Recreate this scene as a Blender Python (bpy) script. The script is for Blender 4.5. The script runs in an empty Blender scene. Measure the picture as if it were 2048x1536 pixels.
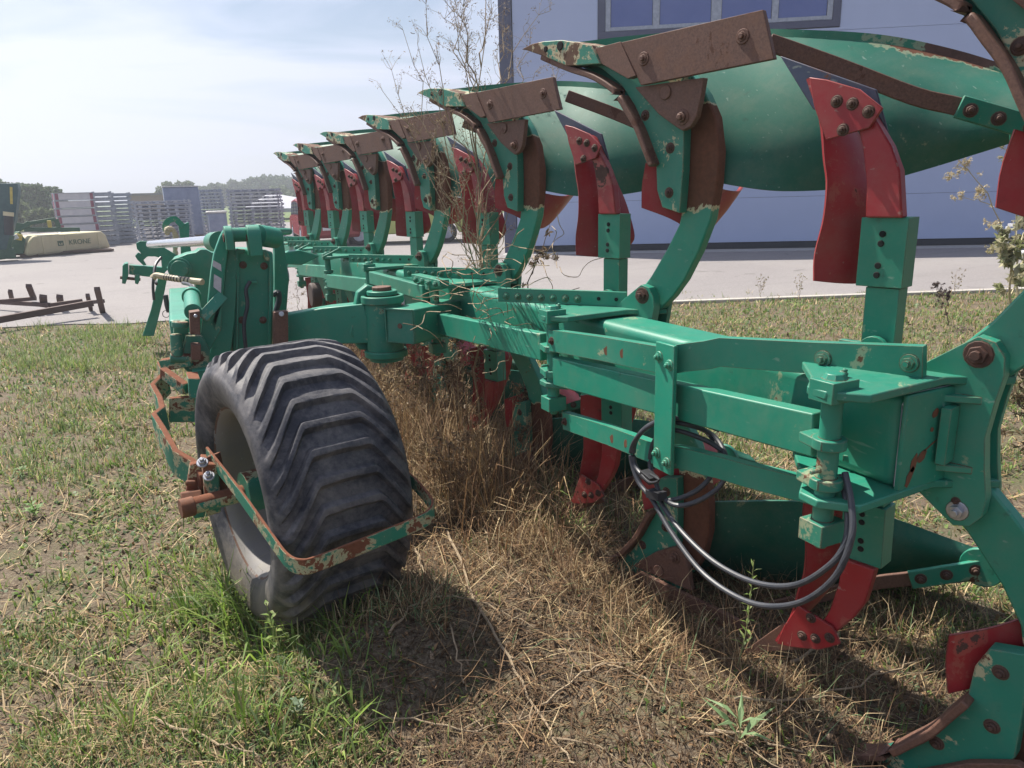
import bpy, bmesh, math, random
import numpy as np
from mathutils import Vector, Matrix, noise as mnoise
rnd = random.Random(7); nrs = np.random.RandomState(11)
R = math.radians
sc = bpy.context.scene
# ------------------------------------------------------------------ camera
F, PW, PH = 1480.0, 2048, 1536
ROLL, PITCH, PSI = R(1.6), R(14.69), R(25.55101577)
CAM = Vector((0, 0, 1.518))
_f = Vector((math.sin(PSI)*math.cos(PITCH), math.cos(PSI)*math.cos(PITCH), -math.sin(PITCH)))
_r = Vector((math.cos(PSI), -math.sin(PSI), 0)); _u = _r.cross(_f)
_r2 = math.cos(ROLL)*_r - math.sin(ROLL)*_u; _u2 = math.sin(ROLL)*_r + math.cos(ROLL)*_u
cam_d = bpy.data.cameras.new("camera"); cam = bpy.data.objects.new("camera", cam_d)
sc.collection.objects.link(cam); sc.camera = cam
cam_d.sensor_width = 36; cam_d.lens = F/PW*36; cam_d.clip_end = 2000; cam_d.clip_start = .05
m = Matrix((_r2, _u2, -_f)).transposed().to_4x4(); m.translation = CAM; cam.matrix_world = m
def A(x, y, X=None, Y=None, Z=None, D=None):
    """world point seen at photograph pixel (x, y) whose real X, Y, Z or horizontal distance D is known"""
    d = _f + _r2*((x-PW/2)/F) - _u2*((y-PH/2)/F)
    if Z is not None: t = (Z-CAM.z)/d.z
    elif X is not None: t = X/d.x
    elif Y is not None: t = Y/d.y
    else: t = D/math.hypot(d.x, d.y)
    return CAM + d*t
# ------------------------------------------------------------------ world, sun, exposure
SUN_EL = R(56); SUNV = Vector((-.41, .912, 0)).normalized()*math.cos(SUN_EL); SUNV.z = math.sin(SUN_EL)
world = bpy.data.worlds.new("World"); sc.world = world; world.use_nodes = True
wn, wl = world.node_tree.nodes, world.node_tree.links
for n in list(wn): wn.remove(n)
sky = wn.new('ShaderNodeTexSky'); sky.sky_type = 'NISHITA'; sky.sun_disc = False
sky.sun_elevation = SUN_EL; sky.sun_rotation = math.atan2(SUNV.x, SUNV.y)
sky.air_density = 1.0; sky.dust_density = .6; sky.ozone_density = 2.5
bg = wn.new('ShaderNodeBackground'); bg.inputs['Strength'].default_value = .056
out = wn.new('ShaderNodeOutputWorld'); wl.new(bg.outputs[0], out.inputs[0])
tc = wn.new('ShaderNodeTexCoord'); mp = wn.new('ShaderNodeMapping'); mp.inputs['Scale'].default_value = (1.2, 1.2, 6.5)
mp.inputs['Rotation'].default_value = (0.1, .12, .3)
nz = wn.new('ShaderNodeTexNoise'); nz.inputs['Scale'].default_value = 1.7; nz.inputs['Detail'].default_value = 9; nz.inputs['Roughness'].default_value = .52; nz.inputs['Distortion'].default_value = .9
rp = wn.new('ShaderNodeValToRGB'); rp.color_ramp.elements[0].position = .40; rp.color_ramp.elements[1].position = .58
mx = wn.new('ShaderNodeMixRGB'); mx.inputs[2].default_value = (9.6, 10.0, 12.6, 1)
sc2 = wn.new('ShaderNodeMath'); sc2.operation = 'MULTIPLY'; sc2.inputs[1].default_value = .84
wl.new(tc.outputs['Generated'], mp.inputs[0]); wl.new(mp.outputs[0], nz.inputs[0]); wl.new(nz.outputs[0], rp.inputs[0])
dt_ = wn.new('ShaderNodeVectorMath'); dt_.operation = 'DOT_PRODUCT'; dt_.inputs[1].default_value = tuple(SUNV); wl.new(tc.outputs['Generated'], dt_.inputs[0])
mr_ = wn.new('ShaderNodeMapRange'); mr_.inputs[1].default_value = -.35; mr_.inputs[2].default_value = .62; mr_.inputs[3].default_value = .24; mr_.inputs[4].default_value = 1.0; wl.new(dt_.outputs['Value'], mr_.inputs[0])
vm_ = wn.new('ShaderNodeVectorMath'); vm_.operation = 'SCALE'; vm_.inputs[0].default_value = (8.7, 9.2, 11.8); wl.new(mr_.outputs[0], vm_.inputs['Scale']); wl.new(vm_.outputs[0], mx.inputs[2])
wl.new(rp.outputs[0], sc2.inputs[0]); wl.new(sc2.outputs[0], mx.inputs[0]); wl.new(sky.outputs[0], mx.inputs[1]); wl.new(mx.outputs[0], bg.inputs[0])
sun_d = bpy.data.lights.new("sun", 'SUN'); sun_d.energy = 5.0; sun_d.angle = R(.55); sun_d.color = (1, .935, .83)
sun = bpy.data.objects.new("sun", sun_d); sc.collection.objects.link(sun)
sun.rotation_euler = SUNV.to_track_quat('Z', 'Y').to_euler(); sun.location = (-5, 10, 20)
sc.view_settings.view_transform = 'Standard'; sc.view_settings.look = 'None'; sc.view_settings.exposure = .84
sc.view_settings.gamma = 1
sc.render.engine = 'CYCLES'; sc.cycles.max_bounces = 6; sc.cycles.transparent_max_bounces = 8
sc.cycles.use_denoising = True
# ------------------------------------------------------------------ materials
def _mat(name):
    mt = bpy.data.materials.new(name); mt.use_nodes = True
    nt = mt.node_tree; b = nt.nodes['Principled BSDF']; return mt, nt, b
def _coord(nt, rand=True):
    tc = nt.nodes.new('ShaderNodeTexCoord')
    if not rand: return tc.outputs['Object']
    oi = nt.nodes.new('ShaderNodeObjectInfo'); ad = nt.nodes.new('ShaderNodeVectorMath'); ad.operation = 'ADD'
    ml = nt.nodes.new('ShaderNodeMath'); ml.operation = 'MULTIPLY'; ml.inputs[1].default_value = 37
    nt.links.new(oi.outputs['Random'], ml.inputs[0]); nt.links.new(tc.outputs['Object'], ad.inputs[0]); nt.links.new(ml.outputs[0], ad.inputs[1])
    return ad.outputs[0]
def _noise(nt, co, scale, detail=5, rough=.6, dist=0):
    n = nt.nodes.new('ShaderNodeTexNoise'); n.inputs['Scale'].default_value = scale; n.inputs['Detail'].default_value = detail
    n.inputs['Roughness'].default_value = rough; n.inputs['Distortion'].default_value = dist; nt.links.new(co, n.inputs['Vector']); return n.outputs[0]
def _ramp(nt, v, a, b):
    r = nt.nodes.new('ShaderNodeMapRange'); r.inputs[1].default_value = a; r.inputs[2].default_value = b; nt.links.new(v, r.inputs[0]); return r.outputs[0]
def _mix(nt, f, c1, c2):
    x = nt.nodes.new('ShaderNodeMixRGB')
    for i, c in ((0, f), (1, c1), (2, c2)):
        if hasattr(c, 'links') or hasattr(c, 'is_linked'): nt.links.new(c, x.inputs[i])
        elif i == 0: x.inputs[0].default_value = c
        else: x.inputs[i].default_value = (*c, 1)
    return x.outputs[0]
def _math(nt, op, a, b=0.0):
    x = nt.nodes.new('ShaderNodeMath'); x.operation = op
    for i, c in ((0, a), (1, b)):
        if hasattr(c, 'is_linked'): nt.links.new(c, x.inputs[i])
        else: x.inputs[i].default_value = c
    return x.outputs[0]
def _bump(nt, b, h, strength=.3, dist=.002):
    bp = nt.nodes.new('ShaderNodeBump'); bp.inputs['Strength'].default_value = strength; bp.inputs['Distance'].default_value = dist
    nt.links.new(h, bp.inputs['Height']); nt.links.new(bp.outputs[0], b.inputs['Normal']); return bp
RUST = (.115, .045, .024); CREAM = (.50, .44, .27)
def paint(name, col, chips=.5, rough=.42, edge=True, fine=1.0, rust=RUST, cream=.35, mask=None, dirt=.25, top=0):
    mt, nt, b = _mat(name); co = _coord(nt)
    n1 = _noise(nt, co, 5.5*fine, 9, .68, .3); n2 = _noise(nt, co, 60, 4, .6); n3 = _noise(nt, co, 1.7, 4, .6)
    c = _mix(nt, _ramp(nt, n3, .3, .75), tuple(v*.80 for v in col), tuple(min(1, v*1.18) for v in col))
    fd = _noise(nt, co, 3.1, 7, .7, .8); c = _mix(nt, _math(nt, 'MULTIPLY', _ramp(nt, fd, .48, .72), .45), c, tuple(v*.75+.055 for v in col))
    mpn = nt.nodes.new('ShaderNodeMapping'); mpn.inputs['Scale'].default_value = (90, 12, 60); mpn.inputs['Rotation'].default_value = (.3, .5, .2); nt.links.new(co, mpn.inputs[0])
    sc_ = _noise(nt, mpn.outputs[0], 1.0, 3, .5); c = _mix(nt, _math(nt, 'MULTIPLY', _ramp(nt, sc_, .68, .74), .35), c, (.35, .42, .36))
    gr = _noise(nt, co, 21, 5, .7); c = _mix(nt, _math(nt, 'MULTIPLY', _ramp(nt, gr, .63, .72), .55), c, tuple(v*.35+.006 for v in col))
    d = _noise(nt, co, 9, 7, .75)
    c = _mix(nt, _math(nt, 'MULTIPLY', _ramp(nt, d, .45, .8), dirt), c, (.24, .22, .16))
    v = n1
    if edge:
        bv = nt.nodes.new('ShaderNodeBevel'); bv.samples = 3; bv.inputs[0].default_value = .004
        ge = nt.nodes.new('ShaderNodeNewGeometry'); dt = nt.nodes.new('ShaderNodeVectorMath'); dt.operation = 'DOT_PRODUCT'
        nt.links.new(bv.outputs[0], dt.inputs[0]); nt.links.new(ge.outputs['Normal'], dt.inputs[1])
        e = _ramp(nt, dt.outputs['Value'], .99, .85)
        v = _math(nt, 'ADD', n1, _math(nt, 'MULTIPLY', e, .26))
    if mask: v = _math(nt, 'ADD', v, mask(nt, co))
    if top:
        gg = nt.nodes.new('ShaderNodeNewGeometry'); ss = nt.nodes.new('ShaderNodeSeparateXYZ'); nt.links.new(gg.outputs['True Normal'], ss.inputs[0]); v = _math(nt, 'ADD', v, _math(nt, 'MULTIPLY', _ramp(nt, ss.outputs[2], .3, .8), top))
    t = .80-.22*chips
    prim = _ramp(nt, v, t-.055, t-.035); rs = _ramp(nt, _math(nt, 'ADD', v, _math(nt, 'MULTIPLY', _math(nt, 'SUBTRACT', n2, .5), .12)), t, t+.015)
    if col[0] > col[2]*1.5 and cream == 0:
        m5 = _noise(nt, co, 140, 5, .8); m6 = _noise(nt, co, 14, 6, .7); c = _mix(nt, _ramp(nt, m5, .35, .65), tuple(v*.7 for v in col), tuple(v*1.35 for v in col)); c = _mix(nt, _math(nt, 'MULTIPLY', _ramp(nt, m6, .5, .7), .5), c, (.19, .085, .045))
    rc = _mix(nt, n2, tuple(v*.55 for v in rust), tuple(v*1.55 for v in rust))
    c = _mix(nt, _math(nt, 'MULTIPLY', prim, cream), c, CREAM); c = _mix(nt, rs, c, rc)
    nt.links.new(c, b.inputs['Base Color'])
    nt.links.new(_math(nt, 'ADD', _math(nt, 'MULTIPLY', rs, .42), _math(nt, 'ADD', rough-.1, _math(nt, 'MULTIPLY', d, .25))), b.inputs['Roughness'])
    _bump(nt, b, _math(nt, 'ADD', _math(nt, 'MULTIPLY', n2, _math(nt, 'ADD', .25, rs)), _math(nt, 'MULTIPLY', rs, -.5)), .35, .0015)
    return mt
def simple(name, c1, c2=None, scale=20, rough=.6, metal=0, bump=.2, detail=6, dist=.002, rand=True):
    mt, nt, b = _mat(name); co = _coord(nt, rand); n = _noise(nt, co, scale, detail, .65)
    nt.links.new(_mix(nt, _ramp(nt, n, .3, .7), c1, c2 or tuple(v*.7 for v in c1)), b.inputs['Base Color'])
    b.inputs['Roughness'].default_value = rough; b.inputs['Metallic'].default_value = metal
    if bump: _bump(nt, b, n, bump, dist)
    return mt
def leg_mask(nt, co):
    tc = nt.nodes.new('ShaderNodeTexCoord'); sp = nt.nodes.new('ShaderNodeSeparateXYZ'); nt.links.new(tc.outputs['Object'], sp.inputs[0])
    w = _math(nt, 'ABSOLUTE', _math(nt, 'ADD', sp.outputs[2], .171))
    a = _ramp(nt, w, .40, .50); bb = _ramp(nt, w, .80, .74)
    return _math(nt, 'SUBTRACT', _math(nt, 'MULTIPLY', _math(nt, 'MULTIPLY', a, bb), .55), .05)
def mb_mask(nt, co):   # bare steel scoured along the outer tail corner
    tc = nt.nodes.new('ShaderNodeTexCoord'); sp = nt.nodes.new('ShaderNodeSeparateXYZ'); nt.links.new(tc.outputs['Object'], sp.inputs[0])
    w = _math(nt, 'ABSOLUTE', _math(nt, 'ADD', sp.outputs[2], .171))
    a = _ramp(nt, sp.outputs[0], .45, .75)
    w2 = _math(nt, 'ADD', w, _math(nt, 'MULTIPLY', sp.outputs[0], .32))
    return _math(nt, 'SUBTRACT', _math(nt, 'MULTIPLY', _math(nt, 'MULTIPLY', a, _ramp(nt, w2, 1.06, 1.12)), .45), .02)
G = (.016, .235, .152)
M = {}
M['green'] = paint('green_paint', G, .5)
M['green_worn'] = paint('worn_green_paint', (.018, .23, .152), .62, cream=.5)
M['green_old'] = paint('scuffed_green_paint', (.02, .20, .135), .8, cream=.6, top=.12)
M['green_leg'] = paint('leg_paint', G, .35, mask=leg_mask, cream=.9)
M['green_board'] = paint('mouldboard_paint', (.008, .125, .080), .45, .56, mask=mb_mask, edge=False)
M['rust'] = paint('rusty_steel', (.135, .070, .050), .9, .62, cream=0, rust=(.10, .048, .034), dirt=.15)
M['green_share'] = paint('scoured_share_paint', (.01, .17, .09), .3, .5, mask=mb_mask, edge=False, rust=(.09,.05,.04))
M['green_frog'] = paint('frog_paint', (.016, .21, .14), .8, .5, cream=.8, fine=1.3)
M['green_tip'] = paint('worn_share_tip', (.03, .25, .17), 1.05, .5, rust=(.13, .075, .05), cream=1.0, top=.12, fine=1.6)
M['wood'] = simple('pallet_wood', (.30, .24, .17), (.2, .15, .1), 20, .9)
M['mow_blue'] = simple('blue_green_machine_paint', (.05, .12, .12), (.03, .08, .09), 8, .5)
M['rust_dark'] = simple('dark_rust', (.06, .034, .026), (.10, .05, .034), 40, .75)
M['rust_orange'] = simple('orange_rust', (.20, .075, .035), (.11, .05, .03), 30, .8)
M['red'] = paint('red_paint', (.31, .015, .022), .75, .40, rust=(.07, .035, .026), cream=.1)
M['navy'] = paint('blue_grey_steel', (.035, .055, .11), .45, .5, cream=0)
M['bolt_rust'] = simple('rusty_bolt', (.10, .045, .03), (.05, .028, .022), 90, .7)
M['zinc'] = simple('zinc_bolt', (.55, .56, .6), (.4, .4, .43), 60, .35, .8, .05)
M['hole_shade'] = simple('painted_hole_shade', (.012, .012, .012), None, 20, .9)  # near-black flush discs: the shade inside holes put into colour
M['chrome'] = simple('chromed_rod', (.75, .76, .8), (.6, .62, .68), 8, .18, 1, .02)
M['hose'] = simple('hydraulic_hose', (.03, .034, .045), (.06, .062, .07), 25, .42)
M['hose_wrap'] = simple('cream_hose_wrap', (.62, .53, .36), (.40, .33, .22), 50, .6)
M['black'] = simple('black_plastic', (.02, .021, .025), (.035, .035, .04), 30, .5)
M['white'] = simple('white_paint', (.72, .72, .72), (.6, .6, .6), 12, .5)
M['paper'] = simple('faded_label', (.62, .60, .64), (.5, .46, .5), 70, .6)
M['galv'] = simple('galvanised_steel', (.46, .49, .56), (.30, .33, .40), 14, .42, .55, .1)
M['glass'] = simple('window_glass', (.10, .14, .36), (.13, .17, .40), 1.5, .06, 0, .02)  # sky reflection put into the blue base colour
M['rim'] = simple('grey_rim_paint', (.22, .21, .20), (.12, .11, .10), 9, .6)
# ------------------------------------------------------------------ mesh builder and hierarchy
class MB:
    def __init__(s): s.v, s.f, s.m = [], [], []
    def add(s, vs, fs, mi=0):
        o = len(s.v); s.v += [tuple(p) for p in vs]; s.f += [tuple(i+o for i in f) for f in fs]; s.m += [mi]*len(fs); return s
    def prism(s, poly, vec, mi=0):
        n = len(poly); vec = Vector(vec); a = [Vector(p) for p in poly]; b = [p+vec for p in a]
        return s.add(a+b, [tuple(range(n))[::-1], tuple(range(n, 2*n))]+[(i, (i+1) % n, n+(i+1) % n, n+i) for i in range(n)], mi)
    def box(s, c, h, ax=None, mi=0):
        c = Vector(c); ax = ax or (Vector((1, 0, 0)), Vector((0, 1, 0)), Vector((0, 0, 1))); a, b, d = [Vector(q)*w for q, w in zip(ax, h)]
        return s.prism([c-a-b-d, c+a-b-d, c+a+b-d, c-a+b-d], d*2, mi)
    def bar(s, p0, p1, w, h, up=(0, 0, 1), mi=0):
        p0, p1 = Vector(p0), Vector(p1); d = (p1-p0); u = Vector(up); sd = d.cross(u).normalized()*w/2; u = sd.cross(d).normalized()*h/2
        return s.prism([p0-sd-u, p0+sd-u, p0+sd+u, p0-sd+u], d, mi)
    def sweep(s, path, sec, up=(0, 0, 1), mi=0, closed=False, caps=True):
        """sec: list of (side, up) offsets, mitred along path"""
        P = [Vector(p) for p in path]; k = len(sec); n = len(P); vs = []
        for i, p in enumerate(P):
            d = (P[(i+1) % n]-P[i-1]) if closed else (P[min(i+1, n-1)]-P[max(i-1, 0)])
            d.normalize(); u = Vector(up[i] if isinstance(up, list) else up); sd = d.cross(u)
            if sd.length < 1e-4: sd = d.cross(Vector((1, 0, 0)))
            sd.normalize(); u = sd.cross(d).normalized()
            sc_ = sec[i] if isinstance(sec[0][0], (tuple, list)) else sec
            vs += [p+sd*a+u*b for a, b in sc_]
        k = len(vs)//n; fs = []
        for i in range(n if closed else n-1):
            j = (i+1) % n
            fs += [(i*k+q, i*k+(q+1) % k, j*k+(q+1) % k, j*k+q) for q in range(k)]
        if caps and not closed: fs += [tuple(range(k))[::-1], tuple((n-1)*k+q for q in range(k))]
        return s.add(vs, fs, mi)
    def tube(s, path, r, n=10, mi=0, caps=True):
        rs = r if isinstance(r, list) else [r]*len(path); P = [Vector(p) for p in path]
        up = Vector((0, 0, 1)); d0 = (P[-1]-P[0])
        if abs(d0.normalized().z) > .9: up = Vector((1, .01, 0))
        sec = [[(q*math.cos(2*math.pi*a/n), q*math.sin(2*math.pi*a/n)) for a in range(n)] for q in rs]
        return s.sweep(P, sec, up, mi, caps=caps)
    def cyl(s, p0, p1, r, n=16, mi=0, r1=None):
        p0, p1 = Vector(p0), Vector(p1); d = (p1-p0).normalized(); a = d.orthogonal().normalized(); b = d.cross(a); r1 = r if r1 is None else r1
        vs = [p0+(a*math.cos(t)+b*math.sin(t))*r for t in [2*math.pi*i/n for i in range(n)]]+[p1+(a*math.cos(t)+b*math.sin(t))*r1 for t in [2*math.pi*i/n for i in range(n)]]
        return s.add(vs, [tuple(range(n))[::-1], tuple(range(n, 2*n))]+[(i, (i+1) % n, n+(i+1) % n, n+i) for i in range(n)], mi)
    def bolt(s, p, d, r=.012, h=.010, mi=0, washer=True):
        p = Vector(p); d = Vector(d).normalized()
        if washer: s.cyl(p-d*.004, p+d*.003, r*1.45, 14, mi)
        s.cyl(p+d*.0028, p+d*h, r, 6, mi); s.cyl(p+d*(h-.001), p+d*(h+r*.6), r*.55, 8, mi); return s
    def grid(s, fn, nu, nv, th=0, mi=0):
        P = [[Vector(fn(i/(nu-1), j/(nv-1))) for j in range(nv)] for i in range(nu)]; N = []
        vs = [P[i][j] for i in range(nu) for j in range(nv)]; fs = [(i*nv+j, (i+1)*nv+j, (i+1)*nv+j+1, i*nv+j+1) for i in range(nu-1) for j in range(nv-1)]
        if th:
            o = len(vs)
            for i in range(nu):
                for j in range(nv):
                    du = P[min(i+1, nu-1)][j]-P[max(i-1, 0)][j]; dv = P[i][min(j+1, nv-1)]-P[i][max(j-1, 0)]
                    nn = du.cross(dv); nn = nn.normalized() if nn.length > 1e-9 else Vector((0, 0, 1)); vs.append(P[i][j]+nn*th)
            fs += [tuple(q+o for q in f[::-1]) for f in fs[:]]
            for i in range(nu-1): fs += [(i*nv, i*nv+o, (i+1)*nv+o, (i+1)*nv), (i*nv+nv-1, (i+1)*nv+nv-1, (i+1)*nv+nv-1+o, i*nv+nv-1+o)]
            for j in range(nv-1): fs += [(j, j+1, j+1+o, j+o), ((nu-1)*nv+j, (nu-1)*nv+j+o, (nu-1)*nv+j+1+o, (nu-1)*nv+j+1)]
        return s.add(vs, fs, mi)
    def mesh(s, name, mats, org=(0, 0, 0), xf=None):
        org = Vector(org); me = bpy.data.meshes.new(name)
        vs = [Vector(p) if xf is None else xf(Vector(p)) for p in s.v]
        me.from_pydata([p-org for p in vs], [], s.f)
        for mt in (mats if isinstance(mats, (list, tuple)) else [mats]): me.materials.append(M[mt] if isinstance(mt, str) else mt)
        for p, mi in zip(me.polygons, s.m): p.material_index = mi; p.use_smooth = True
        bm = bmesh.new(); bm.from_mesh(me); bmesh.ops.recalc_face_normals(bm, faces=bm.faces); bm.to_mesh(me); bm.free()
        me.set_sharp_from_angle(angle=R(34)); return me
    def build(s, name, mats, parent=None, org=None, bevel=.0025, seg=2, xf=None):
        if org is None:
            if parent is not None: org = WO[parent.name]
            else: org = (0, 0, 0)
        me = s.mesh(name, mats, org, xf); return link(name, me, parent, org, bevel, seg)
WO = {}
def link(name, me, parent=None, org=(0, 0, 0), bevel=0, seg=2):
    o = bpy.data.objects.new(name, me); sc.collection.objects.link(o); org = Vector(org)
    if parent is not None: o.parent = parent; o.location = org-WO[parent.name]
    else: o.location = org
    WO[o.name] = org
    if bevel:
        b = o.modifiers.new('bevel', 'BEVEL'); b.width = bevel; b.segments = seg; b.limit_method = 'ANGLE'; b.angle_limit = R(40); b.harden_normals = False
    return o
def tag(o, label=None, cat=None, group=None, kind=None):
    if label: o['label'] = label
    if cat: o['category'] = cat
    if group: o['group'] = group
    if kind: o['kind'] = kind
    return o
def empty(name, loc, label=None, cat=None, group=None):
    o = bpy.data.objects.new(name, None); sc.collection.objects.link(o); o.location = loc; o.empty_display_size = .1; WO[o.name] = Vector(loc)
    return tag(o, label, cat, group)
def copy_tree(o, off, parent=None):
    """copies a thing or part with everything under it, shifted by off"""
    c = o.copy(); sc.collection.objects.link(c); WO[c.name] = WO[o.name]+off
    if parent is None or parent == o.parent: c.location = o.location+off
    if parent is not None: c.parent = parent
    for ch in list(o.children): copy_tree(ch, off, c)
    return c
def crom(pts, n):
    P = [Vector(p) for p in pts]; P = [P[0]*2-P[1]]+P+[P[-1]*2-P[-2]]; out = []
    for i in range(1, len(P)-2):
        for k in range(n):
            t = k/n; a, b, c, d = P[i-1:i+3]
            out.append(.5*((2*b)+(c-a)*t+(2*a-5*b+4*c-d)*t*t+(3*b-a-3*c+d)*t**3))
    out.append(P[-2]); return out
def crom_at(pts, u):
    P = [Vector(p) for p in pts]; P = [P[0]*2-P[1]]+P+[P[-1]*2-P[-2]]; k = len(pts)-1; x = min(u*k, k-1e-6); i = int(x)+1; t = x-int(x)
    a, b, c, d = P[i-1:i+3]; return .5*((2*b)+(c-a)*t+(2*a-5*b+4*c-d)*t*t+(3*b-a-3*c+d)*t**3)
# ------------------------------------------------------------------ ground
EDGE = lambda x: 10.47-.408*x          # near edge of the asphalt yard
def hgt(x, y):
    fade = max(0.0, min(1.0, (EDGE(x)-y)/1.2)); r = math.hypot(x, y)
    h = .030*mnoise.noise((x*.9, y*.9, 3))+.016*mnoise.noise((x*3.1, y*3.1, 7))+.007*mnoise.noise((x*11, y*11, 1))
    h += .045*math.exp(-(((x-1.15)/.5)**2+((y-1.2)/.35)**2)) + .03*math.exp(-(((x-.9)/.45)**2+((y-2.0)/.35)**2))
    ss = lambda v: v*v*(3-2*v); bank = .115*ss(max(0, min(1, (x-.85)/.40)))*ss(max(0, min(1, (3.3-x)/1.1)))*ss(max(0, min(1, (y-.2)/.9)))
    bank += .09*math.exp(-(((x-.72)/.30)**2+((y-2.30)/.30)**2))+.115*math.exp(-(((x-.46)/.42)**2+((y-2.10)/.19)**2))
    return (h+bank-.008)*fade-.006*(1-fade)
NX, NY = 240, 230; X0, X1, Y0, Y1 = -4.5, 13.5, -1.5, 12.5
xs = [X0+(X1-X0)*i/(NX-1) for i in range(NX)]; ys = [Y0+(Y1-Y0)*j/(NY-1) for j in range(NY)]
gb = MB(); gb.v = [(x, y, hgt(x, y)) for x in xs for y in ys]
gb.f = [(i*NY+j, (i+1)*NY+j, (i+1)*NY+j+1, i*NY+j+1) for i in range(NX-1) for j in range(NY-1)]
B = 900.0; border = [i*NY for i in range(NX)]+[(NX-1)*NY+j for j in range(1, NY)]+[i*NY+NY-1 for i in range(NX-2, -1, -1)]+[j for j in range(NY-2, 0, -1)]
o0 = len(gb.v); cxm, cym = (X0+X1)/2, (Y0+Y1)/2
for q in border:
    x, y, _ = gb.v[q]; k = B/max(abs(x-cxm)/((X1-X0)/2), abs(y-cym)/((Y1-Y0)/2), 1e-6)/10; gb.v.append((cxm+(x-cxm)*k, cym+(y-cym)*k, -.02))
nb = len(border); gb.f += [(border[i], o0+i, o0+(i+1) % nb, border[(i+1) % nb]) for i in range(nb)]; gb.m = [0]*len(gb.f)
def soil_mat():
    mt, nt, b = _mat('soil_and_litter'); co = _coord(nt, False)
    n1 = _noise(nt, co, .8, 6, .6); n2 = _noise(nt, co, 9, 8, .75, .4); n3 = _noise(nt, co, 90, 6, .7, .8); n4 = _noise(nt, co, 3, 5, .6)
    c = _mix(nt, _ramp(nt, n2, .3, .7), (.055, .036, .022), (.14, .10, .062))
    c = _mix(nt, _ramp(nt, n3, .42, .7), c, (.27, .22, .155))
    c = _mix(nt, _math(nt, 'MULTIPLY', _ramp(nt, n4, .5, .66), .45), c, (.09, .12, .035))
    sp = nt.nodes.new('ShaderNodeSeparateXYZ'); nt.links.new(co, sp.inputs[0])
    far = _ramp(nt, sp.outputs[1], 30, 55); c = _mix(nt, far, c, (.11, .16, .045))
    nt.links.new(c, b.inputs['Base Color']); b.inputs['Roughness'].default_value = .95
    _bump(nt, b, _math(nt, 'ADD', n2, _math(nt, 'MULTIPLY', n3, .6)), .8, .02); return mt
M['soil'] = soil_mat()
tag(gb.build('ground', 'soil', bevel=0), kind='structure')
def asphalt_mat():
    mt, nt, b = _mat('worn_asphalt'); co = _coord(nt, False)
    n1 = _noise(nt, co, .25, 5, .6, .6); n2 = _noise(nt, co, 45, 6, .75); n3 = _noise(nt, co, 2.2, 6, .7)
    c = _mix(nt, _ramp(nt, n2, .3, .7), (.17, .155, .155), (.29, .27, .265))
    c = _mix(nt, _math(nt, 'MULTIPLY', _ramp(nt, n1, .45, .7), .4), c, (.31, .29, .275))
    c = _mix(nt, _math(nt, 'MULTIPLY', _ramp(nt, n3, .6, .75), .5), c, (.16, .15, .145))
    vo = nt.nodes.new('ShaderNodeTexVoronoi'); vo.feature = 'DISTANCE_TO_EDGE'; vo.inputs['Scale'].default_value = .35
    ad = nt.nodes.new('ShaderNodeVectorMath'); ad.operation = 'ADD'; nt.links.new(co, ad.inputs[0]); nt.links.new(_math(nt, 'MULTIPLY', n3, .8), ad.inputs[1]); nt.links.new(ad.outputs[0], vo.inputs[0])
    c = _mix(nt, _math(nt, 'MULTIPLY', _ramp(nt, vo.outputs[0], .006, .002), .12), c, (.16, .15, .145))
    mp_ = nt.nodes.new('ShaderNodeMapping'); mp_.inputs['Rotation'].default_value = (0, 0, .45); mp_.inputs['Scale'].default_value = (.25, 3.2, 1); nt.links.new(co, mp_.inputs[0])
    c = _mix(nt, _math(nt, 'MULTIPLY', _ramp(nt, _noise(nt, mp_.outputs[0], 1, 5, .6), .55, .72), .35), c, (.13, .12, .115)); sp_ = _noise(nt, co, 1.1, 4, .5, 1.5); c = _mix(nt, _math(nt, 'MULTIPLY', _ramp(nt, sp_, .66, .70), .5), c, (.11, .10, .095))
    nt.links.new(c, b.inputs['Base Color']); b.inputs['Roughness'].default_value = .9; _bump(nt, b, n2, .5, .006); return mt
M['asphalt'] = asphalt_mat()
mb = MB(); n = 120; ed = []
for i in range(n+1):
    x = -14+40*i/n; ed.append((x, EDGE(x)+.22*mnoise.noise((x*1.3, 0, 0))+.10*mnoise.noise((x*4.3, 0, 0))*(1 if x < 2.5 else .0)+.05*mnoise.noise((x*9, 4, 0))*(1 if x < 2.5 else 0), .010))
far = [(60, -12, .010), (70, 52, .010), (10, 46, .010), (-45, 60, .010), (-40, 24, .010)]
mb.prism(ed+far, (0, 0, -.05)); tag(mb.build('asphalt_yard', 'asphalt', bevel=0), kind='structure')
M['kerb'] = simple('concrete_kerb', (.50, .47, .42), (.38, .35, .31), 18, .9)
mb = MB(); mb.bar((2.2, EDGE(2.2)-.05, -.02), (15.5, EDGE(15.5)-.05, -.02), .11, .11); tag(mb.build('kerb', 'kerb', bevel=.01), kind='structure')
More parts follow.
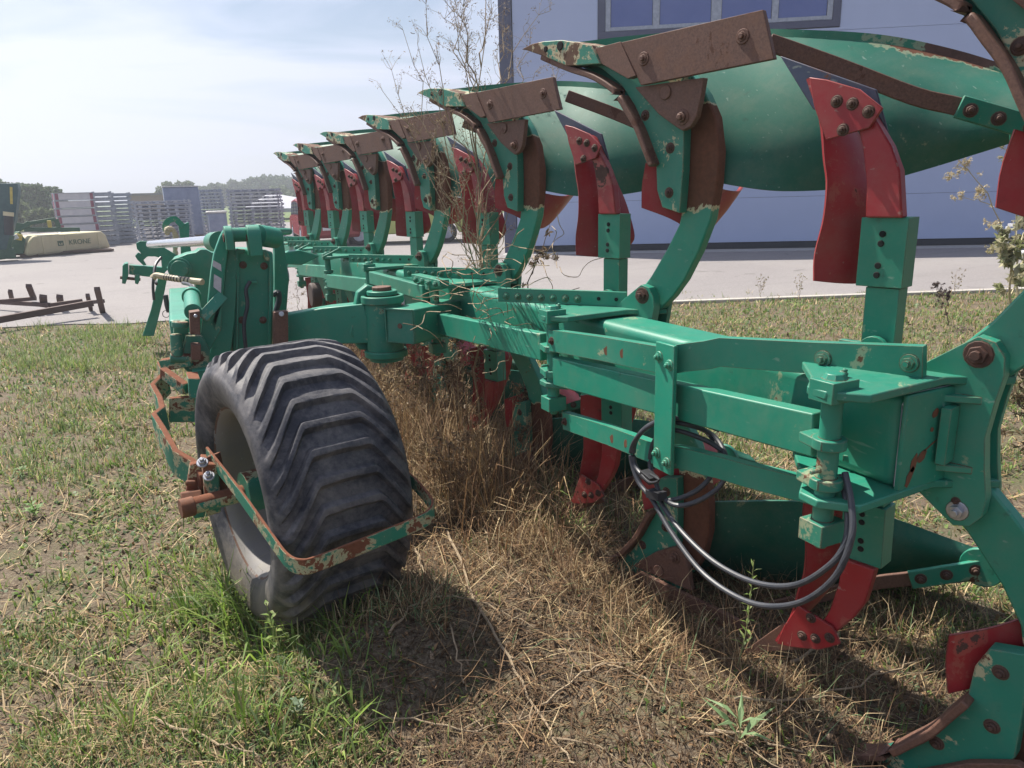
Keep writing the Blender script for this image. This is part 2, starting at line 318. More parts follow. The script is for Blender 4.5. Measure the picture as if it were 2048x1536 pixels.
# concrete apron in front of the hall door
# ------------------------------------------------------------------ grass, litter and leaves (uncountable: one object per sort)
def blade_object(name, x, y, h, w, ang, lean, curl, col, mat, label):
    """x, y foot, h height, w width, ang azimuth of the lean, lean and curl 0..1 (1 = lying flat); 5-vertex blades"""
    n = len(x); z = np.array([hgt(a, b) for a, b in zip(x, y)])
    dx, dy = np.cos(ang), np.sin(ang); px_, py_ = -dy, dx
    V = np.zeros((n, 5, 3)); l1 = h*.55; l2 = h*.5
    a1 = lean*1.45; a2 = np.minimum(a1+curl, 2.3)
    m1 = np.stack([x+dx*np.sin(a1)*l1, y+dy*np.sin(a1)*l1, z+np.cos(a1)*l1], 1)
    m2 = m1+np.stack([dx*np.sin(a2)*l2, dy*np.sin(a2)*l2, np.cos(a2)*l2], 1)
    b = np.stack([x, y, z-.006], 1); p = np.stack([px_*w/2, py_*w/2, np.zeros(n)], 1)
    V[:, 0] = b-p; V[:, 1] = b+p; V[:, 2] = m1+p*.85; V[:, 3] = m1-p*.85; V[:, 4] = m2
    V[:, :, 2] = np.maximum(V[:, :, 2], z[:, None]-.004)
    me = bpy.data.meshes.new(name); me.vertices.add(n*5); me.vertices.foreach_set('co', V.ravel())
    base = np.arange(n)[:, None]*5; loops = np.concatenate([base+np.array([[0, 1, 2, 3]]), base+np.array([[3, 2, 4]])], 1).ravel()
    me.loops.add(n*7); me.loops.foreach_set('vertex_index', loops.astype(np.int32)); me.polygons.add(n*2)
    me.polygons.foreach_set('loop_start', np.stack([np.arange(n)*7, np.arange(n)*7+4], 1).ravel().astype(np.int32))
    me.update(calc_edges=True)
    at = me.color_attributes.new('tint', 'FLOAT_COLOR', 'POINT')
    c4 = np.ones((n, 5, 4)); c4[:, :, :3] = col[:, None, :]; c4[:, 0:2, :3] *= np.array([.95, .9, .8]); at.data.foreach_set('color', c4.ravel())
    me.materials.append(mat); o = link(name, me); tag(o, label, 'ground cover' , kind='stuff'); return o
def tint_mat(name, trans=.35, rough=.6):
    mt = bpy.data.materials.new(name); mt.use_nodes = True; nt = mt.node_tree; b = nt.nodes['Principled BSDF']
    at = nt.nodes.new('ShaderNodeAttribute'); at.attribute_name = 'tint'; nt.links.new(at.outputs['Color'], b.inputs['Base Color']); b.inputs['Roughness'].default_value = rough
    if trans:
        tr = nt.nodes.new('ShaderNodeBsdfTranslucent'); mxs = nt.nodes.new('ShaderNodeMixShader'); mxs.inputs[0].default_value = trans
        nt.links.new(at.outputs['Color'], tr.inputs[0]); nt.links.new(b.outputs[0], mxs.inputs[1]); nt.links.new(tr.outputs[0], mxs.inputs[2])
        nt.links.new(mxs.outputs[0], nt.nodes['Material Output'].inputs[0])
    return mt
M['grass_mat'] = tint_mat('grass_blade', .4); M['straw_mat'] = tint_mat('dry_straw', .15, .8)
def scatter(n, r0, r1, a0=-75, a1=75, power=0):
    """density falls as 1/r^2 away from where the photographer stood"""
    th = R(25.55)+np.radians(nrs.uniform(a0, a1, n)); r = np.exp(nrs.uniform(math.log(r0), math.log(r1), n))
    return r*np.sin(th), r*np.cos(th), r
def patch(x, y, s, k=0):
    return np.array([mnoise.noise((a*s, b*s, k)) for a, b in zip(x, y)])
def inside(x, y): return (y < 10.40-.408*x)&((x < 13)&(y > -1.2))
def under(x, y):     # litter zone under and in front of the plough, 0..1
    return np.clip(np.minimum((x-.15-.12*(y-1.5))/.35, (2.3-x)/.5), 0, 1)*np.clip((9.5-y)/1.5, 0, 1)
def mixcol(cols, n, var=.25):
    c = np.array(cols)[nrs.randint(0, len(cols), n)]; return c*(1+nrs.uniform(-var, var, (n, 1)))
TAN = [(.45, .33, .18), (.55, .43, .25), (.35, .25, .13), (.48, .36, .21)]; BRN = [(.17, .10, .052), (.26, .155, .08), (.11, .067, .038), (.32, .20, .105)]
GRN = [(.13, .23, .035), (.19, .29, .055), (.10, .18, .035), (.25, .33, .09), (.17, .22, .08)]
BRIGHT = [(.17, .29, .045), (.23, .34, .06), (.14, .23, .05), (.28, .36, .10), (.16, .22, .09), (.34, .33, .15)]
GRY = [(.14, .22, .10), (.19, .27, .13), (.10, .17, .07)]
# dead straw lying about
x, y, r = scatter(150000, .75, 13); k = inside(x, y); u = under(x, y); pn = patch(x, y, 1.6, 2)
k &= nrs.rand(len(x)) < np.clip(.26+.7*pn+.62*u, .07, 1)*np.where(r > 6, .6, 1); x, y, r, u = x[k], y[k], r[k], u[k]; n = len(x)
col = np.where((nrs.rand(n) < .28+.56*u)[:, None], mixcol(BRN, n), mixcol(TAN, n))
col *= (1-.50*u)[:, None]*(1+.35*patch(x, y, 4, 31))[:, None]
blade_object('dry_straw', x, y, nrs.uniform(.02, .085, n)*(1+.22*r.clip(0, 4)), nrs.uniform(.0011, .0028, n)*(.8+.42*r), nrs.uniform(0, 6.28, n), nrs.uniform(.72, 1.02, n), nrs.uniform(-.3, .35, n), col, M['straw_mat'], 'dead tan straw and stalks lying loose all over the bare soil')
# crumbly dead leaf litter and earth crumbs
x, y, r = scatter(90000, .75, 9); k = inside(x, y); u = under(x, y); k &= nrs.rand(len(x)) < .30+.70*u; x, y, r, u = x[k], y[k], r[k], u[k]; n = len(x)
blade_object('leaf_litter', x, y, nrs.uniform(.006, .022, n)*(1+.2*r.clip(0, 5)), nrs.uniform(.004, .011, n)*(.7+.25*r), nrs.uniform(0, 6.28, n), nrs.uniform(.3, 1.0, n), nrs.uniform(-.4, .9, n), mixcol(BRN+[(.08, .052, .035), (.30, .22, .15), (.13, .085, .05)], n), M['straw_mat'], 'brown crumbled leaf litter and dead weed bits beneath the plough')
# short green grass in patches
x, y, r = scatter(380000, .9, 13); k = inside(x, y); u = under(x, y); pn = 1.1*patch(x, y, .8, 9)+.9*patch(x, y, 2.6, 5)+.7*patch(x, y, 7, 4)
dens = np.clip(.55+1.6*pn, .05, 1)*(1-.93*u); dens = np.where(y > 7.0-.15*x, np.clip(dens+.5, 0, 1), dens); dens = np.where((x > 2.6)&(y > 3), np.clip(dens+.45, 0, 1), dens)
k &= nrs.rand(len(x)) < dens; x, y, r = x[k], y[k], r[k]; n = len(x)
col = np.where((nrs.rand(n) < .34)[:, None], mixcol(TAN+[(.3, .3, .13)], n), np.where((nrs.rand(n) < .25)[:, None], mixcol(GRY, n), mixcol(GRN, n)))
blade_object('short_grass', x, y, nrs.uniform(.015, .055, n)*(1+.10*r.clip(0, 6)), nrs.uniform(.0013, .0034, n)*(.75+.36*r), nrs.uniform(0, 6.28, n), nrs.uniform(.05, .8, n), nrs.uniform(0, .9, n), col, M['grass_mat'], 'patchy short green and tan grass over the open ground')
# small round leaves of knotgrass and clover
x, y, r = scatter(130000, 1.0, 11.5); k = inside(x, y); u = under(x, y); pn = patch(x, y, 1.5, 21)+.5*patch(x, y, 5, 6)
k &= nrs.rand(len(x)) < np.clip(.32+1.5*pn, .03, 1)*(1-.8*u); x, y, r = x[k], y[k], r[k]; n = len(x)
blade_object('small_leaf_weeds', x, y, nrs.uniform(.010, .026, n)*(1+.12*r), nrs.uniform(.006, .013, n)*(.8+.22*r), nrs.uniform(0, 6.28, n), nrs.uniform(.35, .95, n), nrs.uniform(-.1, .8, n), mixcol(GRY+GRN+[(.2, .27, .12)], n), M['grass_mat'], 'low small leaved green weeds spreading between the straw')
# grass tufts: longer blades growing from shared feet
def tufts(name, centres, per, hr, wr, cols, label, spread=.05, lean=(.05, .65)):
    X, Y, H, W_, AN, L = [], [], [], [], [], []
    for (cx, cy, s) in centres:
        for _ in range(int(per*s)):
            a = rnd.uniform(0, 6.283); d = abs(rnd.gauss(0, spread))*s; X.append(cx+d*math.cos(a)); Y.append(cy+d*math.sin(a))
            H.append(rnd.uniform(*hr)*s); W_.append(rnd.uniform(*wr)); AN.append(a+rnd.gauss(0, .8)); L.append(rnd.uniform(*lean))
    n = len(X); return blade_object(name, np.array(X), np.array(Y), np.array(H), np.array(W_), np.array(AN), np.array(L), nrs.uniform(.1, 1.1, n), mixcol(cols, n), M['grass_mat'], label)
def px_area(x0, y0, x1, y1, n, s0, s1):
    out = []
    for _ in range(n):
        p = A(rnd.uniform(x0, x1), rnd.uniform(y0, y1), Z=0); out.append((p.x, p.y, rnd.uniform(s0, s1)))
    return out
cs = px_area(360, 1130, 620, 1340, 26, .6, 1.25)+px_area(200, 1150, 720, 1520, 60, .4, .85)+px_area(430, 1160, 620, 1270, 24, .9, 1.5)+px_area(620, 1220, 760, 1330, 14, .5, 1.1)
tufts('tall_grass_by_tyre', cs, 15, (.08, .24), (.004, .010), BRIGHT, 'bright green broad grass blades growing against the big tyre', .045)
cs = px_area(0, 980, 420, 1520, 90, .35, .85)+px_area(380, 1350, 1000, 1530, 30, .3, .6)+px_area(0, 700, 330, 980, 130, .5, 1.1)+px_area(0, 655, 320, 740, 150, .8, 1.6)
tufts('grass_tufts', cs, 18, (.05, .15), (.002, .006), GRN+BRIGHT+[(.3, .3, .14)], 'loose tufts of green grass on the open ground left of the wheel', .07)
cs = px_area(1060, 1020, 1190, 1120, 12, .6, 1.2)+px_area(820, 840, 900, 960, 14, .5, .9)+px_area(1000, 1000, 1400, 1120, 20, .4, .8)+px_area(1250, 930, 1480, 1080, 30, .4, .9)
tufts('grass_under_beam', cs, 14, (.08, .22), (.003, .008), BRIGHT+GRY, 'green grass growing in the shade under the plough beam', .05)
cs = px_area(1340, 600, 2048, 690, 420, .4, 1.0)+px_area(1900, 690, 2048, 1000, 60, .4, .9)+px_area(1340, 585, 2048, 600, 50, .5, 1.3)+px_area(560, 640, 700, 600, 12, .5, 1)
tufts('lawn_tufts', cs, 10, (.03, .10), (.003, .008), GRN+TAN[:2], 'rough lawn tufts between the plough and the kerb', .06)
# ------------------------------------------------------------------ the hall
Wd = Vector((.837, -.548, 0)).normalized(); Wn = Vector((-Wd.y, Wd.x, 0))      # along the wall (to the right), into the building
B0 = Vector((12.166, 14.09, 0))
def wp(u, z, off=0): return B0+Wd*u+Wn*off+Vector((0, 0, z))
def wbox(mb, u0, u1, z0, z1, o0, o1, mi=0): return mb.prism([wp(u0, z0, o0), wp(u1, z0, o0), wp(u1, z1, o0), wp(u0, z1, o0)], Wn*(o1-o0), mi)
M['panel'] = simple('blue_grey_wall_panel', (.44, .52, .74), (.42, .50, .715), 2.5, .38, .0, .03)
M['trim'] = simple('slate_blue_trim', (.075, .085, .15), (.06, .07, .13), 6, .45)
M['plinth'] = simple('dark_plinth', (.03, .035, .05), None, 8, .6)
M['concrete'] = simple('pale_concrete', (.40, .39, .38), (.30, .29, .28), 7, .9)
hall = empty('industrial_hall', wp(4, 0, 3), 'blue grey panelled industrial hall with a high strip window, behind the plough', 'building')
mb = MB(); UE = 26; HT = 7.4; DP = 18
seams = [.22, 1.2, 4.72, 5.9, HT]                    # horizontal joints between panels
wb = MB(); wbox(wb, -5.0, UE, .16, HT-.02, .03, DP)
wb.build('wall_core', 'trim', hall, bevel=0)
pz = [.17, 1.195, 2.37, 3.545, 4.715, 5.89, HT-.02]
for k in range(6):
    z0, z1 = pz[k], pz[k+1]-.006
    segs = [(-4.70, UE-.1)]
    if k == 4: segs = [(-4.70, -2.75), (2.52, UE-.1)]
    if k == 4:
        wbox(mb, -2.75, 2.52, z0, 4.77, -.02, .029)
    for a, b_ in segs: wbox(mb, a, b_, z0, z1, -.02, .029)
mb.build('wall_panels', 'panel', hall, bevel=.003)
mb = MB(); wbox(mb, -5.02, -4.72, 0, HT, -.05, .4); mb.build('corner_trim', 'trim', hall)
mb = MB(); wbox(mb, -5.0, UE, 0.02, .155, -.01, .1); mb.build('plinth', 'plinth', hall)
mb = MB(); wbox(mb, -5.1, UE+.1, HT, HT+.25, -.12, DP+.1); mb.build('roof', 'trim', hall)
win = MB()
wbox(win, -2.74, 2.51, 4.79, 4.93, -.045, .02); wbox(win, -2.74, -2.58, 4.93, 6.2, -.045, .02); wbox(win, 2.35, 2.51, 4.93, 6.2, -.045, .02); wbox(win, -2.74, 2.51, 6.2, 6.34, -.045, .02)
win = win.build('window', 'trim', hall, bevel=.004)
sf = MB()
for u0, u1 in ((-2.575, -2.46), (-1.52, -1.37), (-.24, -.02), (1.06, 1.20), (2.23, 2.345)): wbox(sf, u0, u1, 4.935, 6.195, -.03, .02)
wbox(sf, -2.57, 2.34, 4.937, 5.02, -.027, .018); wbox(sf, -2.57, 2.34, 6.10, 6.193, -.027, .018)
sf.build('window_frame', 'galv', win, bevel=.004)
gl = MB()
for u0, u1 in ((-2.45, -1.53), (-1.36, -.25), (-.01, 1.05), (1.21, 2.22)): wbox(gl, u0, u1, 5.0, 6.12, -.005, .004)
gl.build('pane', 'glass', win, bevel=0)
ap = MB(); ap.prism([wp(-5.0, 0.0135, -.02), wp(UE, .0135, -.02), wp(UE, .0135, -.75), wp(-5.0, .0135, -.75)], (0, 0, -.02)); tag(ap.build('pavement', 'concrete', bevel=0), kind='structure')
# ------------------------------------------------------------------ stacked racks in the yard
def rack_mesh(kind, w, d, h):
    mb = MB(); t = .035
    if kind == 'crate':      # white panels with red ends
        mb.box((0, 0, h*.5), (w*.40, d/2, h*.40), mi=0)
        for s in (-1, 1): mb.box((s*w*.45, 0, h*.5), (w*.05, d/2+.004, h*.40), mi=1)
        mb.box((0, 0, h*.04), (w/2, d/2+.01, h*.04), mi=2); mb.box((0, 0, h*.95), (w/2, d/2+.01, h*.03), mi=2)
        for y in (-1, 1):
            for x in (-1, 1): mb.box((x*w/2, y*d/2, h/2), (.02, .02, h/2), mi=2)
        return mb.mesh('rack', ['white_dull', 'red_dull', 'galv'])
    for y in (-1, 1):
        mb.box((0, y*d/2, h*.12), (w/2, t/2, h*.10)); mb.box((0, y*d/2, h*.72), (w/2, t/2, h*.07))
        for q in range(6):
            x = -w/2+w*(q+.5)/6; mb.box((x, y*d/2, h*.42), (.03 if q % 2 else .06, t/2-.004, h*.25))
    for x in (-1, -.33, .33, 1):
        mb.box((x*(w/2-.03), 0, h*.12), (t/2, d/2-.02, h*.08)); mb.box((x*(w/2-.03), 0, h*.72), (t/2, d/2-.02, h*.06))
    for x in (-1, 1):
        for y in (-1, 1):
            mb.box((x*w/2, y*d/2, h*.5), (.028, .028, h*.5)); mb.cyl((x*(w/2+.05), y*d/2-.03, h*.45), (x*(w/2+.05), y*d/2+.03, h*.45), .035, 8)
    mb.box((0, 0, h*.42), (w/2-.06, d/2-.05, h*.13), mi=1)
    return mb.mesh('rack', ['galv', 'rack_fill'])
M['white_dull'] = simple('off_white_crate', (.62, .61, .64), (.5, .5, .55), 6, .6); M['red_dull'] = simple('dull_red_plastic', (.32, .10, .15), None, 6, .6)
M['rack_fill'] = simple('grey_folded_grid', (.12, .14, .22), (.25, .28, .36), 30, .6)
M['film'] = simple('bluish_stretch_film', (.20, .24, .36), (.30, .34, .46), 5, .35); M['cream_sheet'] = simple('white_foam_sheet', (.75, .74, .70), None, 6, .7)
ORD = ['bottom', 'second', 'third', 'fourth', 'fifth', 'sixth', 'seventh', 'eighth', 'ninth', 'tenth', 'eleventh', 'twelfth', 'thirteenth', 'fourteenth']
def stack(where, xl, xr, ytop, D, n, kind, depth, yaw, cat='rack', group=None, look='grey steel rack'):
    pl, pr = A(xl, 450, D=D), A(xr, 450, D=D); w = (Vector((pr.x, pr.y))-Vector((pl.x, pl.y))).length; top = A((xl+xr)/2, ytop, D=D).z
    h = top/n; a = math.atan2(pr.y-pl.y, pr.x-pl.x)+yaw; c = (pl+pr)/2; ctr = Vector((c.x, c.y, 0))+Vector((math.sin(-a), math.cos(a), 0))*depth/2
    me = rack_mesh(kind, w*.94, depth, h*.97)
    for k in range(n):
        o = link('storage_rack' if kind != 'crate' else 'panel_crate', me, None, (ctr.x+rnd.gauss(0, .012), ctr.y+rnd.gauss(0, .012), .012+k*h))
        o.rotation_euler.z = a+rnd.gauss(0, .012); pos = 'topmost' if k == n-1 else ORD[k]+(' from ground' if k else '')
        tag(o, '%s, %s in %s' % (look, pos, where), cat, group)
    return ctr, a, w, top
stack('the red and white stack', 115, 199, 385, 30.0, 7, 'crate', .9, .08, 'crate', 'red ended white crates', 'white crate with red ends')
stack('the stack beside the white crates', 196, 232, 383, 30.6, 11, 'rack', 1.0, .05, group='stacked galvanised racks')
stack('the narrow middle stack', 234, 268, 385, 31.5, 13, 'rack', 1.1, .05, group='stacked galvanised racks')
stack('the low wide stack', 272, 388, 400, 29.0, 11, 'rack', 1.3, .06, group='stacked galvanised racks')
stack('the stack behind the foam sheet', 402, 452, 378, 33.5, 14, 'rack', 1.2, .02, group='stacked galvanised racks')
stack('the stack beside the tent', 462, 570, 377, 30.0, 14, 'rack', 1.3, .05, group='stacked galvanised racks')
p0 = A(370, 450, D=32.0); t0 = A(370, 372, D=32).z
wr = empty('wrapped_pallet', (p0.x, p0.y, .01), 'tall pallet wrapped in bluish film with a white top sheet, between rack stacks', 'pallet'); mb = MB()
mb.box((p0.x, p0.y, .16+(t0-.2)/2), (.62, .5, (t0-.2)/2)); mb.build('wrapped_goods', 'film', wr, bevel=.05, seg=3)
mb = MB(); mb.box((p0.x, p0.y, t0-.02), (.64, .52, .02)); mb.build('top_sheet', 'cream_sheet', wr)
mb = MB(); [mb.box((p0.x, p0.y+s*.4, .09), (.6, .06, .07)) for s in (-1, 0, 1)]; mb.box((p0.x, p0.y, .16), (.6, .5, .015)); mb.build('pallet', 'wood', wr) if 'wood' in M else None
p0 = A(436, 450, D=29.5); t0 = A(436, 425, D=29.5).z
wr = empty('foam_topped_pallet', (p0.x, p0.y, .01), 'low dark pallet load under a bright white foam sheet, left of the far right stack', 'pallet'); mb = MB()
mb.box((p0.x, p0.y, t0/2), (.30, .35, t0/2-.01)); mb.build('wrapped_goods', 'film', wr, bevel=.03); mb = MB(); mb.box((p0.x, p0.y, t0+.02), (.33, .38, .035)); mb.build('foam_sheet', 'cream_sheet', wr, bevel=.02)
# tent roof, low brown building
p = A(592, 415, D=55); M['tent'] = simple('grey_tent_cloth', (.42, .43, .47), (.36, .37, .42), 3, .6)
tn = empty('marquee_tent', (p.x, p.y, 0), 'grey marquee roof on thin poles behind the rack stack, below the trees', 'tent'); mb = MB()
hz = p.z; w_, tp = 3.2, A(575, 392, D=55).z
vs = [(p.x-w_, p.y-2, hz), (p.x+w_, p.y-2, hz), (p.x+w_, p.y+3, hz), (p.x-w_, p.y+3, hz), (p.x-1.6, p.y+.5, tp+.25)]
mb.add(vs, [(0, 1, 4), (1, 2, 4), (2, 3, 4), (3, 0, 4), (3, 2, 1, 0)]); mb.prism([(p.x-w_, p.y-2, hz-.25), (p.x+w_, p.y-2, hz-.25), (p.x+w_, p.y-2, hz-.01), (p.x-w_, p.y-2, hz-.01)], (0, .04, 0)); mb.build('canopy', 'tent', tn, bevel=0)
for sx in (-1, 1):
    for sy in (-2, 3):
        mb = MB(); mb.cyl((p.x+sx*(w_-.05), p.y+sy, 0), (p.x+sx*(w_-.05), p.y+sy, hz), .05, 8); mb.build('pole', 'galv', tn, bevel=0)
M['brown_wall'] = simple('brown_cladding', (.30, .17, .13), (.25, .14, .11), 4, .8); M['brown_roof'] = simple('dark_roof', (.12, .10, .10), None, 4, .7)
q0, q1 = A(255, 388, D=75), A(362, 386, D=75)
bb = empty('low_brown_shed', (q0.x, q0.y, 0), 'long low reddish brown shed showing between the rack stacks', 'building')
mb = MB(); dv = (q1-q0); dv.z = 0; dn = Vector((-dv.y, dv.x, 0)).normalized()*9; b0_ = Vector((q0.x, q0.y, 0))
mb.prism([b0_, b0_+dv, b0_+dv+dn, b0_+dn], (0, 0, q0.z-.15)); mb.build('wall', 'brown_wall', bb, bevel=0)
mb = MB(); mb.prism([b0_-dn*.03, b0_+dv-dn*.03, b0_+dv+dn*1.03, b0_+dn*1.03], (0, 0, .18)); o = mb.build('roof', 'brown_roof', bb, bevel=0); o.location.z += q0.z-.148
# ------------------------------------------------------------------ mower with cream cover
M['cream_cover'] = simple('cream_tarpaulin', (.60, .54, .34), (.50, .45, .28), 3, .6, 0, .3, 3, .03); M['mow_green'] = simple('dark_machine_green', (.03, .10, .05), (.05, .13, .08), 12, .5)
M['mow_yellow'] = simple('machine_yellow', (.62, .50, .10), None, 12, .5)
D = 25.5; a0, a1 = A(50, 512, Z=.16), A(219, 499, Z=.16)
a0 = A(50, 480, D=D); a1 = A(219, 480, D=D+1.2); base = Vector((a0.x, a0.y, 0)); ax = Vector((a1.x-a0.x, a1.y-a0.y, 0)); Lm = ax.length; ax.normalize(); ay = Vector((-ax.y, ax.x, 0))
mw = empty('disc_mower', tuple(base+ax*Lm/2), 'yellow and green disc mower under a long cream cover, left in the yard', 'mower')
zb, zt = A(130, 508, D=D).z, A(130, 468, D=D).z
prof = [(0.0, zb), (0.0, zb+.15), (.0+.10, zt-.18), (.25, zt-.02), (Lm-.2, zt), (Lm-.08, zt-.12), (Lm, zb+.12), (Lm, zb+.04)]
mb = MB(); mb.prism([base+ax*u+Vector((0, 0, z)) for u, z in prof], ay*1.1); mb.build('cover', 'cream_cover', mw, bevel=.06, seg=3)
for u in (Lm*.19, Lm*.46, Lm*.86):
    mb = MB(); mb.prism([base+ax*(u-.02)+ay*-.012+Vector((0, 0, zb+.03)), base+ax*(u+.02)+ay*-.012+Vector((0, 0, zb+.03)), base+ax*(u+.02)+ay*-.012+Vector((0, 0, zt-.04)), base+ax*(u-.02)+ay*-.012+Vector((0, 0, zt-.04))], ay*.02); mb.build('strap', 'cream_cover', mw, bevel=0)
def text(name, body, size, pos, right, up, mat, parent, ext=.002):
    cu = bpy.data.curves.new(name+'_c', 'FONT'); cu.body = body; cu.size = size; cu.extrude = ext; cu.align_x = 'CENTER'; cu.align_y = 'CENTER'
    t = bpy.data.objects.new('tmp', cu); sc.collection.objects.link(t); dg = bpy.context.evaluated_depsgraph_get(); me = bpy.data.meshes.new_from_object(t.evaluated_get(dg)); bpy.data.objects.remove(t)
    right, up = Vector(right).normalized(), Vector(up).normalized(); nn = right.cross(up); mt = Matrix((right, up, nn)).transposed().to_4x4()
    me.transform(mt); me.materials.clear(); me.materials.append(M[mat]); return link(name, me, parent, pos)
c = base+ax*Lm*.56-ay*.016+Vector((0, 0, (zb+zt)/2+.01)); text('lettering', 'KRONE', .20, c+ax*.15, ax, (0, 0, 1), 'mow_green', mw)
mb = MB(); c2 = c-ax*.42
for (x, z, w, h) in ((-.07, 0, .012, .07), (.07, 0, .012, .07), (0, -.06, .07, .012), (0, .02, .012, .05), (-.035, .04, .012, .03), (.035, .04, .012, .03)): mb.prism([c2+ax*(x-w)+Vector((0, 0, z-h)), c2+ax*(x+w)+Vector((0, 0, z-h)), c2+ax*(x+w)+Vector((0, 0, z+h)), c2+ax*(x-w)+Vector((0, 0, z+h))], ay*.01)
mb.build('crown_emblem', 'mow_green', mw, bevel=0)
mb = MB()
def MP(x, y, d=.5): p = A(x, y, D=D+d); return p
mb.bar(MP(48, 459), MP(160, 459), .12, .12); mb.bar(MP(55, 447), MP(112, 438), .10, .10); mb.bar(MP(112, 438), MP(118, 455), .08, .12, up=(1, 0, 0)); mb.bar(MP(20, 470), MP(60, 446), .12, .14, up=(1, 0, 0))
mb.bar(MP(10, 447), MP(60, 455), .10, .16); mb.build('frame_arm', 'mow_green', mw, bevel=.01)
mb = MB(); mb.prism([MP(15, 508, .1), MP(48, 508, .1), MP(52, 480, .1), MP(40, 462, .1), MP(28, 470, .1)], ay*.5); mb.build('end_housing', 'mow_green', mw, bevel=.02)
mb = MB(); mb.cyl(MP(36, 480, 0), MP(38, 468, 0), .09, 10); mb.box(MP(99, 448, .3), (.05, .05, .10)); mb.build('yellow_guard', 'mow_yellow', mw, bevel=.01)
mb = MB(); mb.bar(MP(33, 478, -.12), MP(28, 470, -.12), .15, .13, up=(1, 0, 0)); mb.build('warning_plate', 'white', mw)
mb = MB(); mb.bar(MP(40, 512, .3), MP(76, 511, .3), .35, .1); mb.bar(MP(20, 508, .6), MP(225, 499, .9), .5, .06); mb.build('skid', 'rust_dark', mw)
D2 = 24.5
fm = empty('folded_mower', tuple(Vector((A(12, 500, D=D2).x, A(12, 500, D=D2).y, 0))), 'tall dark green machine folded upright at the left edge of the yard', 'machine')
def FP(x, y, d=0): return A(x, y, D=D2+d)
mb = MB(); mb.prism([FP(-60, 366), FP(35, 367), FP(37, 380), FP(30, 440), FP(14, 500), FP(-60, 510)], (0, .5, 0)); mb.build('folded_deck', 'mow_blue', fm, bevel=.02) if 'mow_blue' in M else mb.build('folded_deck', 'mow_green', fm, bevel=.02)
mb = MB(); mb.cyl(FP(17, 427, -.25), FP(18, 470, -.25), .11, 14); mb.build('black_cylinder', 'black', fm); mb = MB(); mb.cyl(FP(17, 424, -.25), FP(17, 432, -.25), .125, 14); mb.build('cream_band', 'cream_cover', fm)
mb = MB(); mb.bar(FP(22, 374, -.02), FP(23, 408, -.02), .06, .02, up=(0, 1, 0)); mb.build('yellow_strip', 'mow_yellow', fm)
mb = MB(); mb.bar(FP(-10, 510, .2), FP(30, 505, .2), .6, .25); mb.bar(FP(20, 470, .1), FP(10, 510, .1), .2, .2, up=(1, 0, 0)); mb.build('foot', 'mow_green', fm)
# ------------------------------------------------------------------ rusty frame lying in the yard
M['frame_rust'] = simple('brown_primed_steel', (.085, .055, .05), (.12, .075, .065), 14, .75)
rf = empty('rusty_harrow_frame', tuple(A(100, 630, Z=0)), 'rusty brown steel frame with upright stubs lying on the asphalt at left', 'frame')
def GP(x, y, z): return A(x, y, Z=z)
mb = MB()
mb.bar(GP(-70, 652, .12), GP(185, 606, .20), .07, .08); mb.bar(GP(-70, 600, .12), GP(100, 610, .14), .05, .06); mb.bar(GP(-40, 606, .22), GP(70, 597, .22), .05, .05)
mb.bar(GP(100, 610, .14), GP(165, 601, .16), .05, .05)
for (x0, y0, z0, x1, y1, z1, w) in ((206, 626, .0, 194, 577, .42, .07), (182, 619, .03, 175, 590, .28, .05), (88, 612, .1, 86, 592, .27, .09), (121, 605, .12, 119, 592, .24, .08), (68, 598, .18, 57, 571, .42, .07), (24, 600, .18, 20, 582, .34, .05), (168, 606, .15, 207, 602, .2, .04)):
    mb.bar(GP(x0, y0, z0), GP(x1, y1, z1), w, .05, up=(0, 1, 0) if abs(z1-z0) > .1 else (0, 0, 1))
mb.build('frame', 'frame_rust', rf, bevel=.004)
